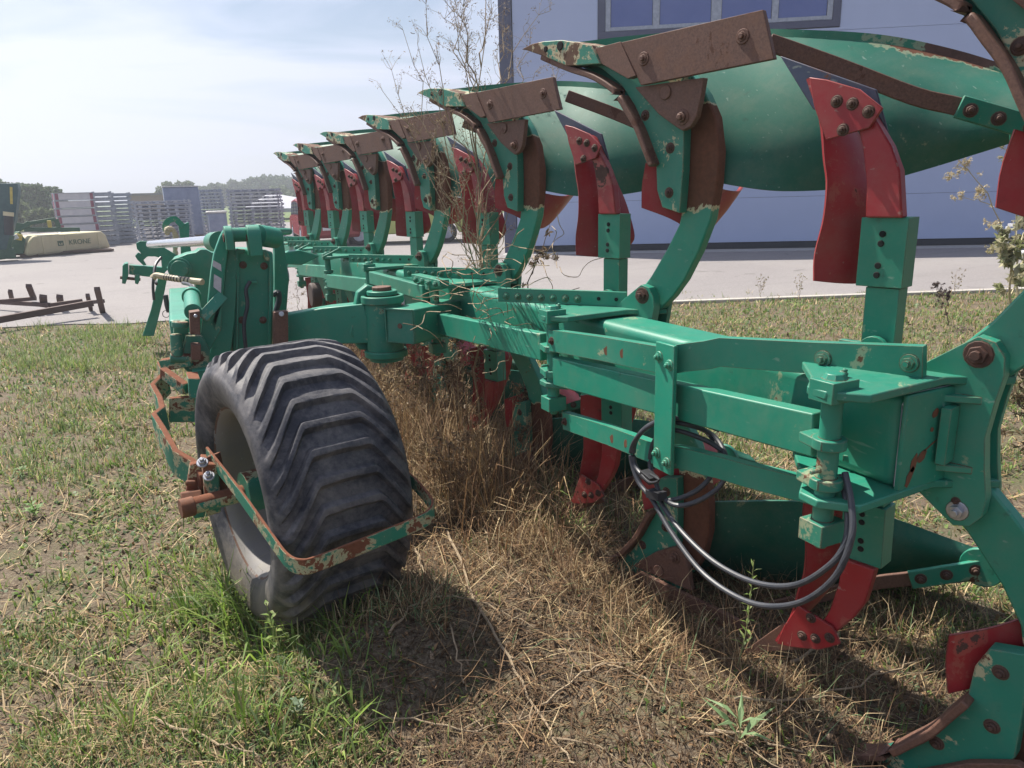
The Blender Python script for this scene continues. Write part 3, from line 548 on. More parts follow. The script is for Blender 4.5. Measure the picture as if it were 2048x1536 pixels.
# ------------------------------------------------------------------ cars behind the plough
M['lime'] = simple('yellow_green_car_paint', (.50, .55, .16), (.46, .50, .15), 3, .25, 0, 0); M['carred'] = simple('red_car_paint', (.35, .03, .03), None, 3, .25, 0, 0); M['carglass'] = simple('tinted_car_glass', (.05, .06, .07), None, 3, .08, 0, 0)
M['carrub'] = simple('car_tyre', (.03, .03, .03), None, 30, .8)
def car(label, p, yaw, paint_, L_=4.2):
    o = empty('parked_car', (0, 0, 0), label, 'car'); mb = MB()
    side = [(-2.1, .32), (-2.12, .62), (-1.95, .86), (-1.35, .93), (-.75, 1.36), (.55, 1.44), (1.55, 1.38), (1.98, .95), (2.1, .85), (2.12, .35)]
    arch = lambda cx: [(cx+.36*math.cos(t), .30+.36*math.sin(t)) for t in [math.pi*i/8 for i in range(9)]]
    bot = [(2.0, .25), *arch(1.3), *arch(-1.35), (-2.0, .25)]
    mb.prism([(x, -.84, z) for x, z in side+bot], (0, 1.68, 0)); body = mb.build('body', paint_, o, bevel=.05, seg=3)
    mb = MB()
    for poly in ([(-1.22, .93), (-.70, 1.29), (-.08, 1.34), (-.08, .95)], [(.0, .95), (.0, 1.35), (.85, 1.34), (.85, .96)], [(.93, .96), (.93, 1.33), (1.42, 1.28), (1.72, .98)]): mb.prism([(x, -.848, z) for x, z in poly], (0, 1.696, 0))
    mb.prism([(1.64, -.68, 1.30), (1.64, .68, 1.30), (1.99, .72, 1.0), (1.99, -.72, 1.0)], (.02, 0, .015)); mb.prism([(-1.32, -.72, .97), (-1.32, .72, .97), (-.84, .66, 1.30), (-.84, -.66, 1.30)], (-.015, 0, .02)); mb.build('windows', 'carglass', o, bevel=0)
    for x in (-1.35, 1.3):
        for y in (-1, 1):
            mb = MB(); mb.cyl((x, y*.62, .31), (x, y*.83, .31), .31, 24); w = mb.build('wheel', 'carrub', o, bevel=.03); mb = MB(); mb.cyl((x, y*.70, .31), (x, y*.842, .31), .20, 12); mb.build('rim', 'galv', w, bevel=.02)
    mb = MB(); mb.box((2.125, 0, .55), (.01, .26, .06)); mb.build('number_plate', 'white', o, bevel=0)
    for y in (-1, 1): mb = MB(); mb.box((2.06, y*.7, .80), (.06, .12, .07)); mb.build('tail_light', 'carred', o, bevel=.01); mb = MB(); mb.box((-2.04, y*.62, .74), (.08, .17, .06)); mb.build('headlight', 'chrome', o, bevel=.01)
    o.location = p; o.rotation_euler.z = yaw; return o
pa, pb = A(740, 493, Z=0), A(905, 486, Z=0)
c = Vector((7.35, 22.9, .0)); car('yellow green hatchback parked in the yard behind the raised plough bodies', (c.x, c.y, .012), math.atan2(-.35, 1), 'lime')
car('dark red car facing away with a white number plate, left of the yellow green hatchback', (5.15, 24.6, .012), R(-95), 'carred')
# white trailer corner at the right edge
q = A(2096, 557, Z=0)
tr = empty('white_trailer', (q.x, q.y, 0), 'white framed trailer cut off by the right edge, behind the dry weeds', 'trailer'); mb = MB(); tz = A(2040, 457, Y=q.y).z
for dx_ in (-.16, .5, 1.2): mb.box((q.x+dx_, q.y, tz/2+.1), (.025, .025, tz/2-.12))
for zz_ in (.36, .75, tz): mb.box((q.x+.52, q.y, zz_), (.72, .022, .022))
for dx_ in (-.16, 1.2): mb.box((q.x+dx_, q.y+.6, tz/2+.1), (.025, .025, tz/2-.12))
for dx_ in (-.16, 1.2): mb.box((q.x+dx_, q.y+.3, tz), (.022, .3, .022))
mb.box((q.x+.52, q.y+.3, .34), (.68, .3, .03)); mb.build('frame', 'white', tr); mb = MB(); mb.cyl((q.x+.15, q.y-.1, .16), (q.x+.15, q.y+.02, .16), .16, 20); mb.build('wheel', 'black', tr, bevel=.01)
# ------------------------------------------------------------------ trees
M['leafmat'] = tint_mat('tree_leaves', .25); M['bark'] = simple('bark', (.10, .08, .06), (.06, .05, .04), 12, .9)
def leaf_crown(blobs, n, size, cols):
    V, C4, nf = [], [], 0
    tot = sum(b[3]**2 for b in blobs)
    for bx, by, bz, br in blobs:
        k = int(n*br*br/tot)
        u = nrs.normal(size=(k, 3)); u /= np.linalg.norm(u, axis=1)[:, None]; rad = br*(nrs.uniform(.35, 1.0, k)**.45)*(1+.22*np.sin(u[:, 0]*7+bx)*np.cos(u[:, 2]*6+bz))
        c = np.array([bx, by, bz])+u*rad[:, None]*np.array([1, 1, .85])
        a = nrs.normal(size=(k, 3)); a /= np.linalg.norm(a, axis=1)[:, None]; b = np.cross(a, nrs.normal(size=(k, 3))); b /= np.linalg.norm(b, axis=1)[:, None]
        s = size*nrs.uniform(.5, 1.3, k)[:, None]; V.append(np.stack([c-a*s, c+b*s*.6, c+a*s, c-b*s*.6], 1)); C4.append(np.repeat(mixcol(cols, k, .35)[:, None, :], 4, 1))
    V = np.concatenate(V); C = np.concatenate(C4); n = len(V); me = bpy.data.meshes.new('crown'); me.vertices.add(n*4); me.vertices.foreach_set('co', V.ravel())
    me.loops.add(n*4); me.loops.foreach_set('vertex_index', np.arange(n*4, dtype=np.int32)); me.polygons.add(n); me.polygons.foreach_set('loop_start', (np.arange(n)*4).astype(np.int32)); me.update(calc_edges=True)
    at = me.color_attributes.new('tint', 'FLOAT_COLOR', 'POINT'); c4 = np.ones((n, 4, 4)); c4[:, :, :3] = C; at.data.foreach_set('color', c4.ravel()); me.materials.append(M['leafmat']); return me
def tree(label, x, ytop, D_, halfw_px, cols, group, n=5200):
    top = A(x, ytop, D=D_); wr_ = halfw_px/F*D_; H = top.z; o = empty('broadleaf_tree', (top.x, top.y, -.02), label, 'tree', group)
    blobs = [(0, 0, H*.60, wr_*.75)]
    for k in range(9):
        a = rnd.uniform(0, 6.28); r_ = rnd.uniform(.3, .75)*wr_; br = rnd.uniform(.35, .55)*wr_; blobs.append((r_*math.cos(a), r_*math.sin(a), min(H-br*.8, rnd.uniform(.30, .88)*H), br))
    blobs.append((rnd.uniform(-.2, .2)*wr_, 0, H-wr_*.35, wr_*.42))
    cr = link('crown', leaf_crown(blobs, int(n*1.5), .05*wr_+.07, cols), o, WO[o.name]); mb = MB(); b0 = WO[o.name]; mb.tube([b0, b0+Vector((.1, 0, H*.3)), b0+Vector((0, .1, H*.6))], [.05*wr_+.12, .035*wr_+.08, .03], 8)
    for _ in range(4): a = rnd.uniform(0, 6.28); mb.tube([b0+Vector((0, 0, H*.25)), b0+Vector((math.cos(a)*wr_*.5, math.sin(a)*wr_*.5, H*.6))], [.1, .03], 6)
    mb.build('trunk', 'bark', o, bevel=0)
LC = [(.06, .11, .035), (.08, .14, .045), (.05, .09, .03), (.11, .16, .06)]; LC2 = [(.12, .16, .06), (.15, .19, .08), (.09, .13, .05)]
for i, (x, yt, D_, hw, cl, lb) in enumerate([(-40, 356, 62, 55, LC, 'broad tree cut off by the left edge behind the folded machine'), (30, 366, 66, 38, LC, 'dark green tree directly behind the folded machine'), (62, 369, 58, 32, LC, 'round topped green tree between folded machine and crates'),
        (95, 373, 60, 24, LC, 'green tree touching the left side of the red and white crates'), (18, 400, 50, 30, LC2, 'pale olive bush low behind the folded machine'), (78, 420, 48, 26, LC2, 'pale bushy tree low beside the red and white crates')]):
    tree(lb, x, yt, D_, hw, cl, 'trees at the left of the yard')
hill = [(330, 363, 95, 24, 'small round tree above the brown shed'), (362, 362, 98, 22, 'tree just behind the wrapped pallet'), (402, 372, 130, 24, 'low tree right of the wrapped pallet'), (440, 366, 135, 26, 'tree rising left of the far right stack'), (470, 358, 140, 26, 'tree on the ridge above the far right stack'),
        (505, 354, 140, 26, 'tall crown above the middle of the far right stack'), (540, 350, 142, 30, 'tallest crown on the ridge left of the plough'), (575, 352, 138, 28, 'ridge tree right above the tent'), (612, 356, 138, 28, 'ridge tree half hidden by the first share'), (650, 362, 140, 28, 'ridge tree behind the raised shares'),
        (560, 375, 105, 30, 'lower pale tree behind the tent'), (600, 382, 100, 26, 'lower tree right of the tent'), (700, 376, 120, 34, 'tree glimpsed between the middle legs'), (760, 386, 115, 34, 'tree low behind the fourth plough body'), (830, 392, 110, 34, 'tree low behind the third plough body'), (900, 396, 110, 34, 'tree low left of the hall corner')]
for (x, yt, D_, hw, lb) in hill: tree(lb, x, yt, D_, hw, LC if D_ > 110 else LC2, 'trees along the far ridge', 4200)
# ridge that carries the far trees
rg = MB(); pts_a = [(x, yt+26) for x, yt in ((300, 395), (380, 392), (440, 380), (520, 365), (600, 362), (700, 380), (820, 395), (960, 402))]
pv = [A(x, y, D=150) for x, y in pts_a]; rg.v = [tuple(p) for p in pv]+[(p.x, p.y, -1) for p in pv]+[tuple(p*1.35) for p in pv]
k = len(pv); rg.f = [(i, i+1, k+i+1, k+i) for i in range(k-1)]+[(i, 2*k+i, 2*k+i+1, i+1) for i in range(k-1)]; rg.m = [0]*len(rg.f)
M['ridge'] = simple('wooded_slope', (.05, .085, .03), (.08, .11, .045), .5, .95); tag(rg.build('hills', 'ridge', bevel=0), kind='structure')
# ------------------------------------------------------------------ the plough
TH = R(15.8); T = Vector((-math.sin(TH), math.cos(TH), 0)); S = Vector((math.cos(TH), math.sin(TH), 0)); UZ = Vector((0, 0, 1))
P0 = Vector((1.526, 2.074, 1.161)); ZC = -.171       # first raised body's pivot; mirror height relative to it
STEP = Vector((0, 1.15, -.01035))
L = lambda t, s, z: P0+T*t+S*s+UZ*z
def mir(p): return Vector((p.x, p.y, 2*(P0.z+ZC)-p.z))-T*.022*min(1, max(0, (p.z-P0.z-.02)/.1))
plough = empty('reversible_plough', (1.3, 4.2, 0), 'long green reversible plough with red skimmers and rusty shares parked on rough grass', 'plough')
NB = range(-1, 6)
def slab(mb, poly, s0, s1, mi=0): return mb.prism([L(t, s0, z) for t, z in poly], S*(s1-s0), mi)
def make_body(low):
    xf = mir if low else None; kw = dict(org=P0, xf=xf); dx = .999
    mb = MB()      # the leg
    back = [(-.055, -.045), (-.100, .0), (-.144, .057), (-.196, .153), (-.236, .252), (-.253, .354), (-.256, .453), (-.238, .552), (-.200, .622), (-.14, .69), (-.05, .72)]
    front = [(.03, .69), (-.06, .56), (-.131, .504), (-.142, .401), (-.138, .327), (-.118, .235), (-.073, .156), (-.01, .062), (.045, .0), (.035, -.045), (-.01, -.062)]
    slab(mb, back+front, -.010, .030); leg = mb.build('plough_leg', 'green_leg', plough, bevel=.005, **kw)
    mb = MB()      # frog: pressed plate that carries share and mouldboard
    slab(mb, [(.30, .80), (.176, .735), (.092, .675), (.04, .610), (0, .545), (-.025, .48), (-.052, .42), (-.057, .344), (-.079, .29), (-.148, .272), (-.155, .40), (-.155, .52), (-.12, .60), (-.16, .70), (-.10, .76), (.05, .785), (.2, .81)], -.050, -.012)
    for (t, z) in ((-.005, .575), (-.105, .47), (-.105, .335), (.25, .795)): mb.bolt(L(t, -.050, z), -S, .011, .008, 1)
    mb.build('frog', ['green_frog', 'rust_dark'], leg, bevel=.007, **kw)
    mb = MB(); slab(mb, [(.02, .66), (-.236, .658), (-.226, .60), (-.215, .552), (-.195, .526), (-.165, .516), (-.14, .530), (-.076, .571)], -.074, -.0515)
    mb.bolt(L(-.165, -.074, .555), -S, .016, .012); mb.cyl(L(-.10, -.074, .632), L(-.10, -.079, .632), .022, 14); mb.build('landside_bracket', 'rust', leg, bevel=.004, **kw)
    mb = MB(); slab(mb, [(.060, .795), (-.426, .802), (-.467, .675), (-.020, .660)], -.094, -.0765)
    for t, z in ((-.03, .735), (-.37, .745)): mb.bolt(L(t, -.094, z), -S, .014, .006, 0)
    mb.prism([L(.178, -.085, .796), L(.062, -.098, .797), L(-.005, -.098, .690), L(.03, -.098, .685), L(.150, -.085, .745)], S*.03); mb.build('landside', 'rust', leg, bevel=.004, **kw)
    # share point and shin
    mb = MB(); up_ = [(.525, .842), (.47, .852), (.414, .852), (.32, .842), (.187, .806)]; lo_ = [(.15, .745), (.298, .757), (.415, .805), (.50, .836)]
    slab(mb, up_+lo_, -.092, -.066); mb.add([L(t, -.066, z) for t, z in up_+lo_]+[L(t-.05, .03, z-.008) for t, z in up_+lo_], [(i, (i+1) % 9, 9+(i+1) % 9, 9+i) for i in range(9)]+[tuple(range(9, 18))])
    mb.cyl(L(.33, -.095, .825), L(.33, -.090, .825), .015, 12, 1); mb.cyl(L(.40, -.095, .825), L(.40, -.090, .825), .010, 10, 1); mb.build('share_point', ['green_tip', 'hole_shade'], leg, bevel=.004, **kw)
    sh = crom([L(t, -.060, z) for t, z in [(.43, .803), (.298, .748), (.186, .708), (.092, .652), (.04, .590), (0, .535), (-.031, .475), (-.060, .420)]], 4)
    mb = MB(); mb.sweep(sh, [(-.030, -.011), (.028, -.011), (.028, .008), (-.030, .008)], up=tuple(-T*.5-UZ*.5)); mb.build('shin', 'rust', leg, bevel=.004, **kw)
    # mouldboard, a hollow sheet sweeping back and to the right
    r0 = [(.42, -.03, .825), (.20, .13, .838), (-.05, .29, .835), (-.30, .36, .800), (-.50, .47, .765), (-.68, .56, .705), (-.86, .62, .625), (-.99, .65, .57)]
    r3 = [(-.06, -.03, .43), (-.14, .0, .385), (-.34, .08, .340), (-.46, .17, .330), (-.56, .25, .340), (-.655, .35, .366), (-.85, .47, .435), (-.99, .56, .49)]
    sh0 = [(.30, -.045, .747), (.10, -.055, .665)]
    rows = []
    for i, (a, b) in enumerate(zip(r0, r3)):
        a, b = Vector(a), Vector(b); k = 1-i/7; bow = Vector((-.10, -.075, .05 if i < 2 else .0))*(.55+.45*math.sin(math.pi*(i+1)/9))
        m1, m2 = a.lerp(b, .33)+bow*.6, a.lerp(b, .68)+bow*.6
        if i == 0: m1, m2 = Vector((.176, -.05, .712)), Vector((.035, -.045, .585))
        rows.append([a, m1, m2, b])
    def surf(u, v):
        c = [crom_at([rw[j] for rw in rows], u) for j in range(4)]; p = crom_at(c, v); return L(*p)
    mb = MB(); mb.grid(surf, 44, 18, .009); mb.build('mouldboard', 'green_board', leg, bevel=0, **kw)
    mb = MB(); mb.grid(lambda u, v: surf(u*.9, .0)+UZ*(.022-.055*v)+S*(.005-.012*v)-T*.004, 34, 4, .012); mb.build('share', 'green_share', leg, bevel=0, **kw)
    # stay bar on the back of the board, with bolts and a round boss
    q = crom([L(-.365, .05, .745), L(-.52, .165, .668), L(-.69, .27, .580), L(-.78, .325, .548), L(-.87, .375, .512)], 4)
    n_ = len(q); mb = MB(); mb.sweep(q, [(-.004, -.024), (.008, -.024), (.008, .024), (-.004, .024)]); mb.build('stay', 'rust' , leg, bevel=.003, **kw)
    q2 = crom([L(-.79, .322, .545), L(-.88, .372, .508), L(-.98, .43, .466)], 3); mb = MB(); mb.sweep(q2, [(-.004, -.030), (.012, -.030), (.012, .030), (-.004, .030)])
    for i in (1, 3, 5): mb.bolt(q2[i]-S*.012, -S*.8-T*.4, .013, .010, 1)
    e = L(-.96, .415, .470); mb.cyl(e-S*.014, e+S*.004, .062, 24); mb.build('stay_plate', ['green', 'rust_dark'], leg, bevel=.003, **kw)
    # orange trash plate tucked behind the leg
    rr = [[(-.018, .43), (-.004, .36), (-.004, .289)], [(-.075, .405), (-.09, .33), (-.085, .250)], [(-.16, .36), (-.17, .28), (-.15, .195)], [(-.18, .335), (-.16, .27), (-.10, .195)], [(-.165, .335), (-.14, .30), (-.09, .245)], [(-.11, .36), (-.10, .35), (-.09, .335)]]; ss = [-.06, -.005, .06, .18, .27, .38]
    mb = MB(); mb.grid(lambda u, v: crom_at([crom_at([L(rr[i][j][0]+.0, ss[i]+.0, rr[i][j][1]) for i in range(6)], u) for j in range(3)], v), 22, 6, .006)
    mb.build('trash_plate', 'red', leg, bevel=0, **kw)
    return leg
def make_skimmer(low):      # skimmer in front of the body; its stalk is shared by nothing else
    o = L(.307, .086, 0); Q = P0
    xf = mir if low else None; kw = dict(org=P0, xf=xf); mb = MB()
    slab(mb, [(.211, -.165), (.288, -.165), (.288, .10), (.211, .10)], .086, .135); slab(mb, [(.204, .102), (.310, .102), (.310, .262), (.204, .262)], .079, .140)
    for t, z in ((.258, .225), (.260, .203), (.262, .152), (.263, .130)): mb.cyl(L(t, .0785, z), L(t, .076, z), .0075, 14, 1)
    mb.cyl(L(.25, .079, -.048), L(.25, .062, -.048), .035, 18); mb.prism([L(.33, .06, -.12), L(.17, .06, -.12), L(.17, .06, -.03), L(.33, .06, -.03)], S*.02)
    st = mb.build('skimmer_stalk', ['green', 'hole_shade'], plough, bevel=.004, **kw)
    mb = MB()
    lp = [(.352, .545), (.330, .535), (.296, .482), (.254, .419), (.230, .365), (.214, .262)]; rp_ = [(.296, .262), (.301, .34), (.317, .422), (.352, .516)]
    slab(mb, lp+rp_, .066, .098); mb.build('skimmer_leg', 'red', st, bevel=.004, **kw)
    mb = MB()
    left = [(.455, .585), (.418, .494), (.401, .399), (.390, .342), (.392, .257), (.407, .174), (.404, .108)]; right = [(.476, .533), (.413, .466), (.362, .373), (.325, .31), (.30, .254), (.274, .171), (.30, .130)]
    def bl(u, v):
        a = crom_at([(0, t, z) for t, z in left], v); b = crom_at([(0, t, z) for t, z in right], v); t = a.y+(b.y-a.y)*u; z = a.z+(b.z-a.z)*u-.02*math.sin(u*math.pi)
        return L(t-.03*math.sin(math.pi*u), .060+.19*u+.012*math.sin(math.pi*u), z)
    mb.grid(bl, 16, 24, .008); bd = mb.build('skimmer_blade', 'red', st, bevel=0, **kw)
    eg = [bl(0, v/20)-S*.001 for v in range(21)]; mb = MB(); mb.sweep(eg, [(-.006, -.005), (.008, -.005), (.008, .005), (-.006, .005)], up=tuple(T)); mb.build('blade_edge', 'rust_orange', bd, bevel=0, **kw) if False else None
    mb = MB(); slab(mb, [(.555, .650), (.312, .545), (.277, .452), (.300, .455), (.459, .516)], .098, .106) if not low else slab(mb, [(.60, .72), (.50, .655), (.31, .55), (.36, .50), (.459, .540)], .098, .106)
    mb.build('skimmer_share', 'navy' if not low else 'rust', st, bevel=.002, **kw)
    mb = MB(); slab(mb, [(.452, .585), (.435, .52), (.40, .44), (.30, .46), (.275, .50), (.33, .545), (.41, .575)], .054, .062)
    for t, z in ((.38, .524), (.36, .46), (.305, .495), (.343, .515)): mb.bolt(L(t, .054, z), -S, .0095, .008, 1)
    mb.build('skimmer_plate', ['red', 'rust_dark'], st, bevel=.002, **kw)
    return st
protos = [make_body(False), make_body(True), make_skimmer(False), make_skimmer(True)]
# brackets that join each body to the beam
def make_bracket():
    mb = MB(); pz = 1.09; X0, Y0_ = 1.185, 2.15
    ck = [(.13, -.075), (.115, -.050), (.033, .012), (.0, .036), (-.032, .028), (-.052, 0), (-.055, -.040), (-.045, -.10), (-.037, -.171)]
    ck = ck+[(t, 2*ZC-z) for t, z in ck[::-1][1:]]; slab(mb, ck+[(.10, 2*ZC+.10), (.045, 2*ZC+.11), (.045, -.11), (.10, -.10)], -.050, -.016); slab(mb, ck[:9]+ck[9:], .032, .052)
    for z in (-.098, -.112+2*ZC+.205-.04-.0): pass
    for zz in (-.095, 2*ZC+.095):
        mb.prism([L(.20, -.16, zz-.007), L(-.02, -.052, zz-.007), L(-.045, -.017, zz-.007), L(.20, -.017, zz-.007)], UZ*.014)
    slab(mb, [(.035, -.11), (.015, -.11), (.015, 2*ZC+.11), (.035, 2*ZC+.11)], -.10, -.051)
    mb.bolt(L(-.005, -.050, 0), -S, .019, .014, 1); mb.bolt(L(-.005, -.050, 2*ZC), -S, .015, .016, 2); mb.bolt(L(.0, -.050, 2*ZC+.02-.0), -S, .006, .006, 1)
    br = mb.build('body_bracket', ['green', 'bolt_rust', 'zinc'], plough, bevel=.004, org=P0)
    for z0, lab in ((1.094, 'top'), (.866, 'bottom')):     # clamp plates above and below the beam
        mb = MB(); pl = [(1.147, 2.135), (1.150, 2.185), (1.215, 2.235), (1.335, 2.38), (1.44, 2.30), (1.56, 2.16), (1.56, 2.02), (1.44, 2.09), (1.20, 2.075)]
        mb.prism([(x, y, z0) for x, y in pl], (0, 0, .018)); mb.cyl((1.50, 2.24, z0+.009-.022), (1.50, 2.24, z0+.009+.022), .038, 20); mb.cyl((1.50, 2.24, z0+.009-.03), (1.50, 2.24, z0+.009+.03), .022, 6); mb.build('clamp_plate', 'green_worn', br, bevel=.003, org=P0)
    mb = MB(); a = Vector((1.165, 2.53, 1.138)); b = Vector((1.475, 2.14, 1.138)); d = (b-a).normalized(); nn = Vector((d.y, -d.x, 0))
    mb.bar(a, b, .016, .052)
    if nn.x > 0: nn = -nn
    for i in range(7): mb.bolt(a.lerp(b, .07+.095*i)+nn*.008-UZ*.004, nn, .009, .009, 0)
    for i in range(2): mb.cyl(a.lerp(b, .80+.13*i)+nn*.0085, a.lerp(b, .80+.13*i)+nn*.011, .007, 10, 1)
    mb.build('adjuster_bar', ['green', 'hole_shade'], br, bevel=.002, org=P0)
    mb = MB(); x, y = X0, Y0_; mb.cyl((x, y, .80), (x, y, 1.11), .021, 20)
    for z in (.985, .90): mb.cyl((x, y, z), (x, y, z+.022), .034, 22); mb.prism([(x-.034, y-.01, z), (x+.034, y-.01, z), (x+.05, y+.06, z), (x-.02, y+.06, z)], (0, 0, .021))
    mb.box((x, y, 1.108), (.036, .03, .022)); mb.cyl((x, y, 1.125), (x, y, 1.142), .028, 8, r1=.018); mb.bolt((x+.02, y, 1.13), (.3, -.2, 1), .010, .012)
    mb.box((x, y, .805), (.034, .03, .024)); mb.cyl((x, y, .785), (x, y, .765), .022, 8, r1=.012); mb.cyl((x-.02, y, .94), (x-.045, y, .94), .005, 8); mb.build('pivot_pin', 'green_worn', br, bevel=.003, org=P0)
    return br
protos.append(make_bracket())
for n_ in NB:
    if n_ == 0: continue
    for pr in protos:
        c = copy_tree(pr, STEP*n_)
        if n_ == -1 and pr is protos[4]:
            for ch in list(c.children):
                if ch.name.startswith('adjuster'): bpy.data.objects.remove(ch)
# main beam
zl = lambda y: -.009*(y-2.0)
mb = MB(); y0, y1 = .95, 8.6; c0 = Vector((1.41, y0, .985+zl(y0))); c1 = Vector((1.41, y1, .985+zl(y1))); mb.bar(c0, c1, .17, .208); mb.build('main_beam', 'green', plough, bevel=.026, seg=5)
mb = MB(); mb.bar(c0-Vector((0, .012, 0)), c0-Vector((0, .001, 0)), .172, .210); bpl = mb.build('end_plate', 'green', plough, bevel=.004)
mb = MB(); ring = [c0+Vector((sx*.0845, -.0015, sz*.1035)) for sx, sz in ((-1, -.9), (-1, .80), (-.82, 1), (.82, 1))]; mb.tube(ring, .0022, 6); mb.build('weld_bead', 'white', bpl, bevel=0)
for (dx_, dz_, w_, h_, an) in ((-.055, -.075, .011, .022, .35), (-.045, -.045, .010, .020, .2), (-.022, -.035, .014, .013, .2), (.0, -.015, .022, .003, .5), (.005, .055, .009, .011, .1), (.0, .02, .006, .005, 0)):
    mb = MB(); cc = c0+Vector((dx_, -.0125, dz_)); n_ = 9; mb.prism([cc+Vector(((math.cos(t)*w_*math.cos(an)+math.sin(t)*h_*math.sin(an))*rnd.uniform(.75, 1.2), 0, (math.sin(t)*h_*math.cos(an)+math.cos(t)*w_*math.sin(an))*rnd.uniform(.75, 1.2))) for t in [6.283*i/n_ for i in range(n_)]], (0, -.0008, 0)); mb.build('rust_patch', 'rust_orange', bpl, bevel=0)
# parallel control rods between the pins
for n_ in range(-1, 5):
    a = Vector((1.205, 1.06+1.15*(n_+1), .985+zl(1.06+1.15*(n_+1)))); b = Vector((1.180, a.y+1.12, .930+zl(a.y+1.12)))
    if n_ == -1: a = Vector((1.225, 1.03, 1.000)); b = Vector((1.185, 2.12, .925))
    mb = MB(); mb.bar(a+Vector((0, .03, 0)), b, .042, .096); rd = mb.build('control_rod', 'green', plough, bevel=.004)
    if n_ == 1:
        p = a.lerp(b, .40)
        mb = MB(); mb.box(p+Vector((-.0225, 0, 0)), (.0008, .075, .030)); mb.build('rod_label', 'paper', rd, bevel=0)
        text('rod_lettering', 'Kverneland', .028, p+Vector((-.0240, .0, 0)), (0, -1, -.04), (0, 0, 1), 'red', rd, .0004)
a, b = A(852, 586, Z=1.055), A(744, 555, Z=1.045); mb = MB(); mb.bar(a, b, .036, .072); mb.build('upper_bar', 'green', plough, bevel=.004)
a, b = A(832, 553, Z=1.12), A(889, 566, Z=1.115); mb = MB(); mb.bar(a, b, .05, .028)
for u in (.15, .38, .61, .84): mb.bolt(a.lerp(b, u)+Vector((-.03, -.02, -.008)), (-.7, -.7, 0), .010, .012)
mb.build('clamp_bar', 'green', plough, bevel=.004)
# joggled pair of bars and strap on the last body
def PB(x, y, Y): return A(x, y, Y=Y)
def joggled(name, pts, h, bolts):
    q = []
    for a, b in zip(pts[:-1], pts[1:]):
        q += [a, a.lerp(b, .5)] if (b-a).length > .3 else [a, a.lerp(b, .25), a.lerp(b, .5), a.lerp(b, .75)]
    q.append(pts[-1]); k0 = pts[1].z; n = len(q)
    for i in range(1, n-1): pass
    zz = [p.z for p in q]
    for _ in range(2): zz = [zz[0]]+[(zz[i-1]+2*zz[i]+zz[i+1])/4 for i in range(1, n-1)]+[zz[-1]]
    for p, z in zip(q, zz): p.z = z
    mb = MB(); mb.sweep(q, [(-.014, -h/2), (.014, -h/2), (.014, h/2), (-.014, h/2)]); d = (q[-1]-q[0]); d.z = 0; d.normalize(); sd = Vector((d.y, -d.x, 0)); sd = -sd if sd.x > 0 else sd
    mb.bolt(q[0].lerp(q[1], .06)+sd*.014, sd, .009, .008, 1)
    for u in bolts: mb.bolt(q[-2].lerp(q[-1], u)+sd*.0145, sd, .013, .011)
    for u in (.55, .68):
        c = q[0].lerp(q[2], u)+sd*.0143; mb.prism([c+d*(math.cos(t)*.010*rnd.uniform(.7, 1.2))+UZ*(math.sin(t)*.013*rnd.uniform(.7, 1.2)) for t in [6.283*i/9 for i in range(9)]], sd*.0006, 2)
    return mb.build(name, ['green_worn', 'bolt_rust', 'rust_orange'], plough, bevel=.003), d, sd
_, hd, sd = joggled('upper_bar', [Vector((1.172, 2.13, 1.030)), Vector((1.182, 1.515, 1.084)), Vector((1.246, 1.39, 1.112)), Vector((1.402, .965, 1.152))], .072, (.12, .90))
joggled('lower_bar', [Vector((1.205, 2.10, .752)), Vector((1.182, 1.515, .826)), Vector((1.25, 1.38, .812)), Vector((1.30, 1.10, .835))], .060, ())
ps = A(1363, 800, Y=1.60)+sd*.0; mb = MB(); hd = Vector((0, -1, 0)); sd = Vector((-1, 0, 0)); c_ = Vector((1.1795, 1.50, 0))+sd*.0150; zt_, zb_ = 1.128, .780
mb.prism([c_-hd*.038+UZ*zb_, c_+hd*.038+UZ*zb_, c_+hd*.038+UZ*zt_, c_-hd*.038+UZ*zt_], sd*.012)
for z in (1.090, .826):
    for k in (-1, 1): mb.bolt(c_+UZ*(z+(-.014 if k > 0 else 0))+hd*.022*k+sd*.012, sd, .010, .010)
mb.build('bar_strap', 'green', plough, bevel=.003)
# hydraulic hoses: a tied coil and two long loops to the last pin
def HP(x, y, X): return A(x, y, X=X)
def hose(name, pts, r, mat, parent, n=8): q = crom(pts, n); mb = MB(); mb.tube(q, r, 10); return mb.build(name, mat, parent, bevel=0)
xh = 1.15
h1 = [HP(1440, 860, 1.26), HP(1390, 842, 1.22), HP(1330, 838, 1.17), HP(1283, 865, xh), HP(1262, 905, xh), HP(1275, 960, xh), HP(1305, 1000, xh), HP(1345, 1068, xh-.01), HP(1410, 1150, xh-.02), HP(1500, 1205, xh-.02), HP(1590, 1208, xh-.01), HP(1665, 1160, xh), HP(1702, 1080, xh+.02), HP(1703, 1010, xh+.04), HP(1690, 945, xh+.06)]
h2 = [HP(1450, 905, 1.28), HP(1410, 880, 1.25), HP(1345, 860, 1.19), HP(1310, 880, xh+.02), HP(1300, 930, xh+.02), HP(1315, 975, xh+.01), HP(1325, 1010, xh+.01), HP(1365, 1065, xh), HP(1430, 1125, xh-.01), HP(1510, 1165, xh-.01), HP(1590, 1170, xh), HP(1660, 1130, xh+.01), HP(1692, 1080, xh+.03), HP(1694, 1010, xh+.05), HP(1680, 950, xh+.07)]
h3 = [HP(1305, 980, xh), HP(1350, 1010, xh+.02), HP(1400, 1000, xh+.06), HP(1445, 965, xh+.1), HP(1452, 915, xh+.12), HP(1425, 870, xh+.13), HP(1370, 848, xh+.06), HP(1310, 845, xh+.02), HP(1272, 880, xh+.005), HP(1270, 930, xh+.005), HP(1300, 965, xh)]
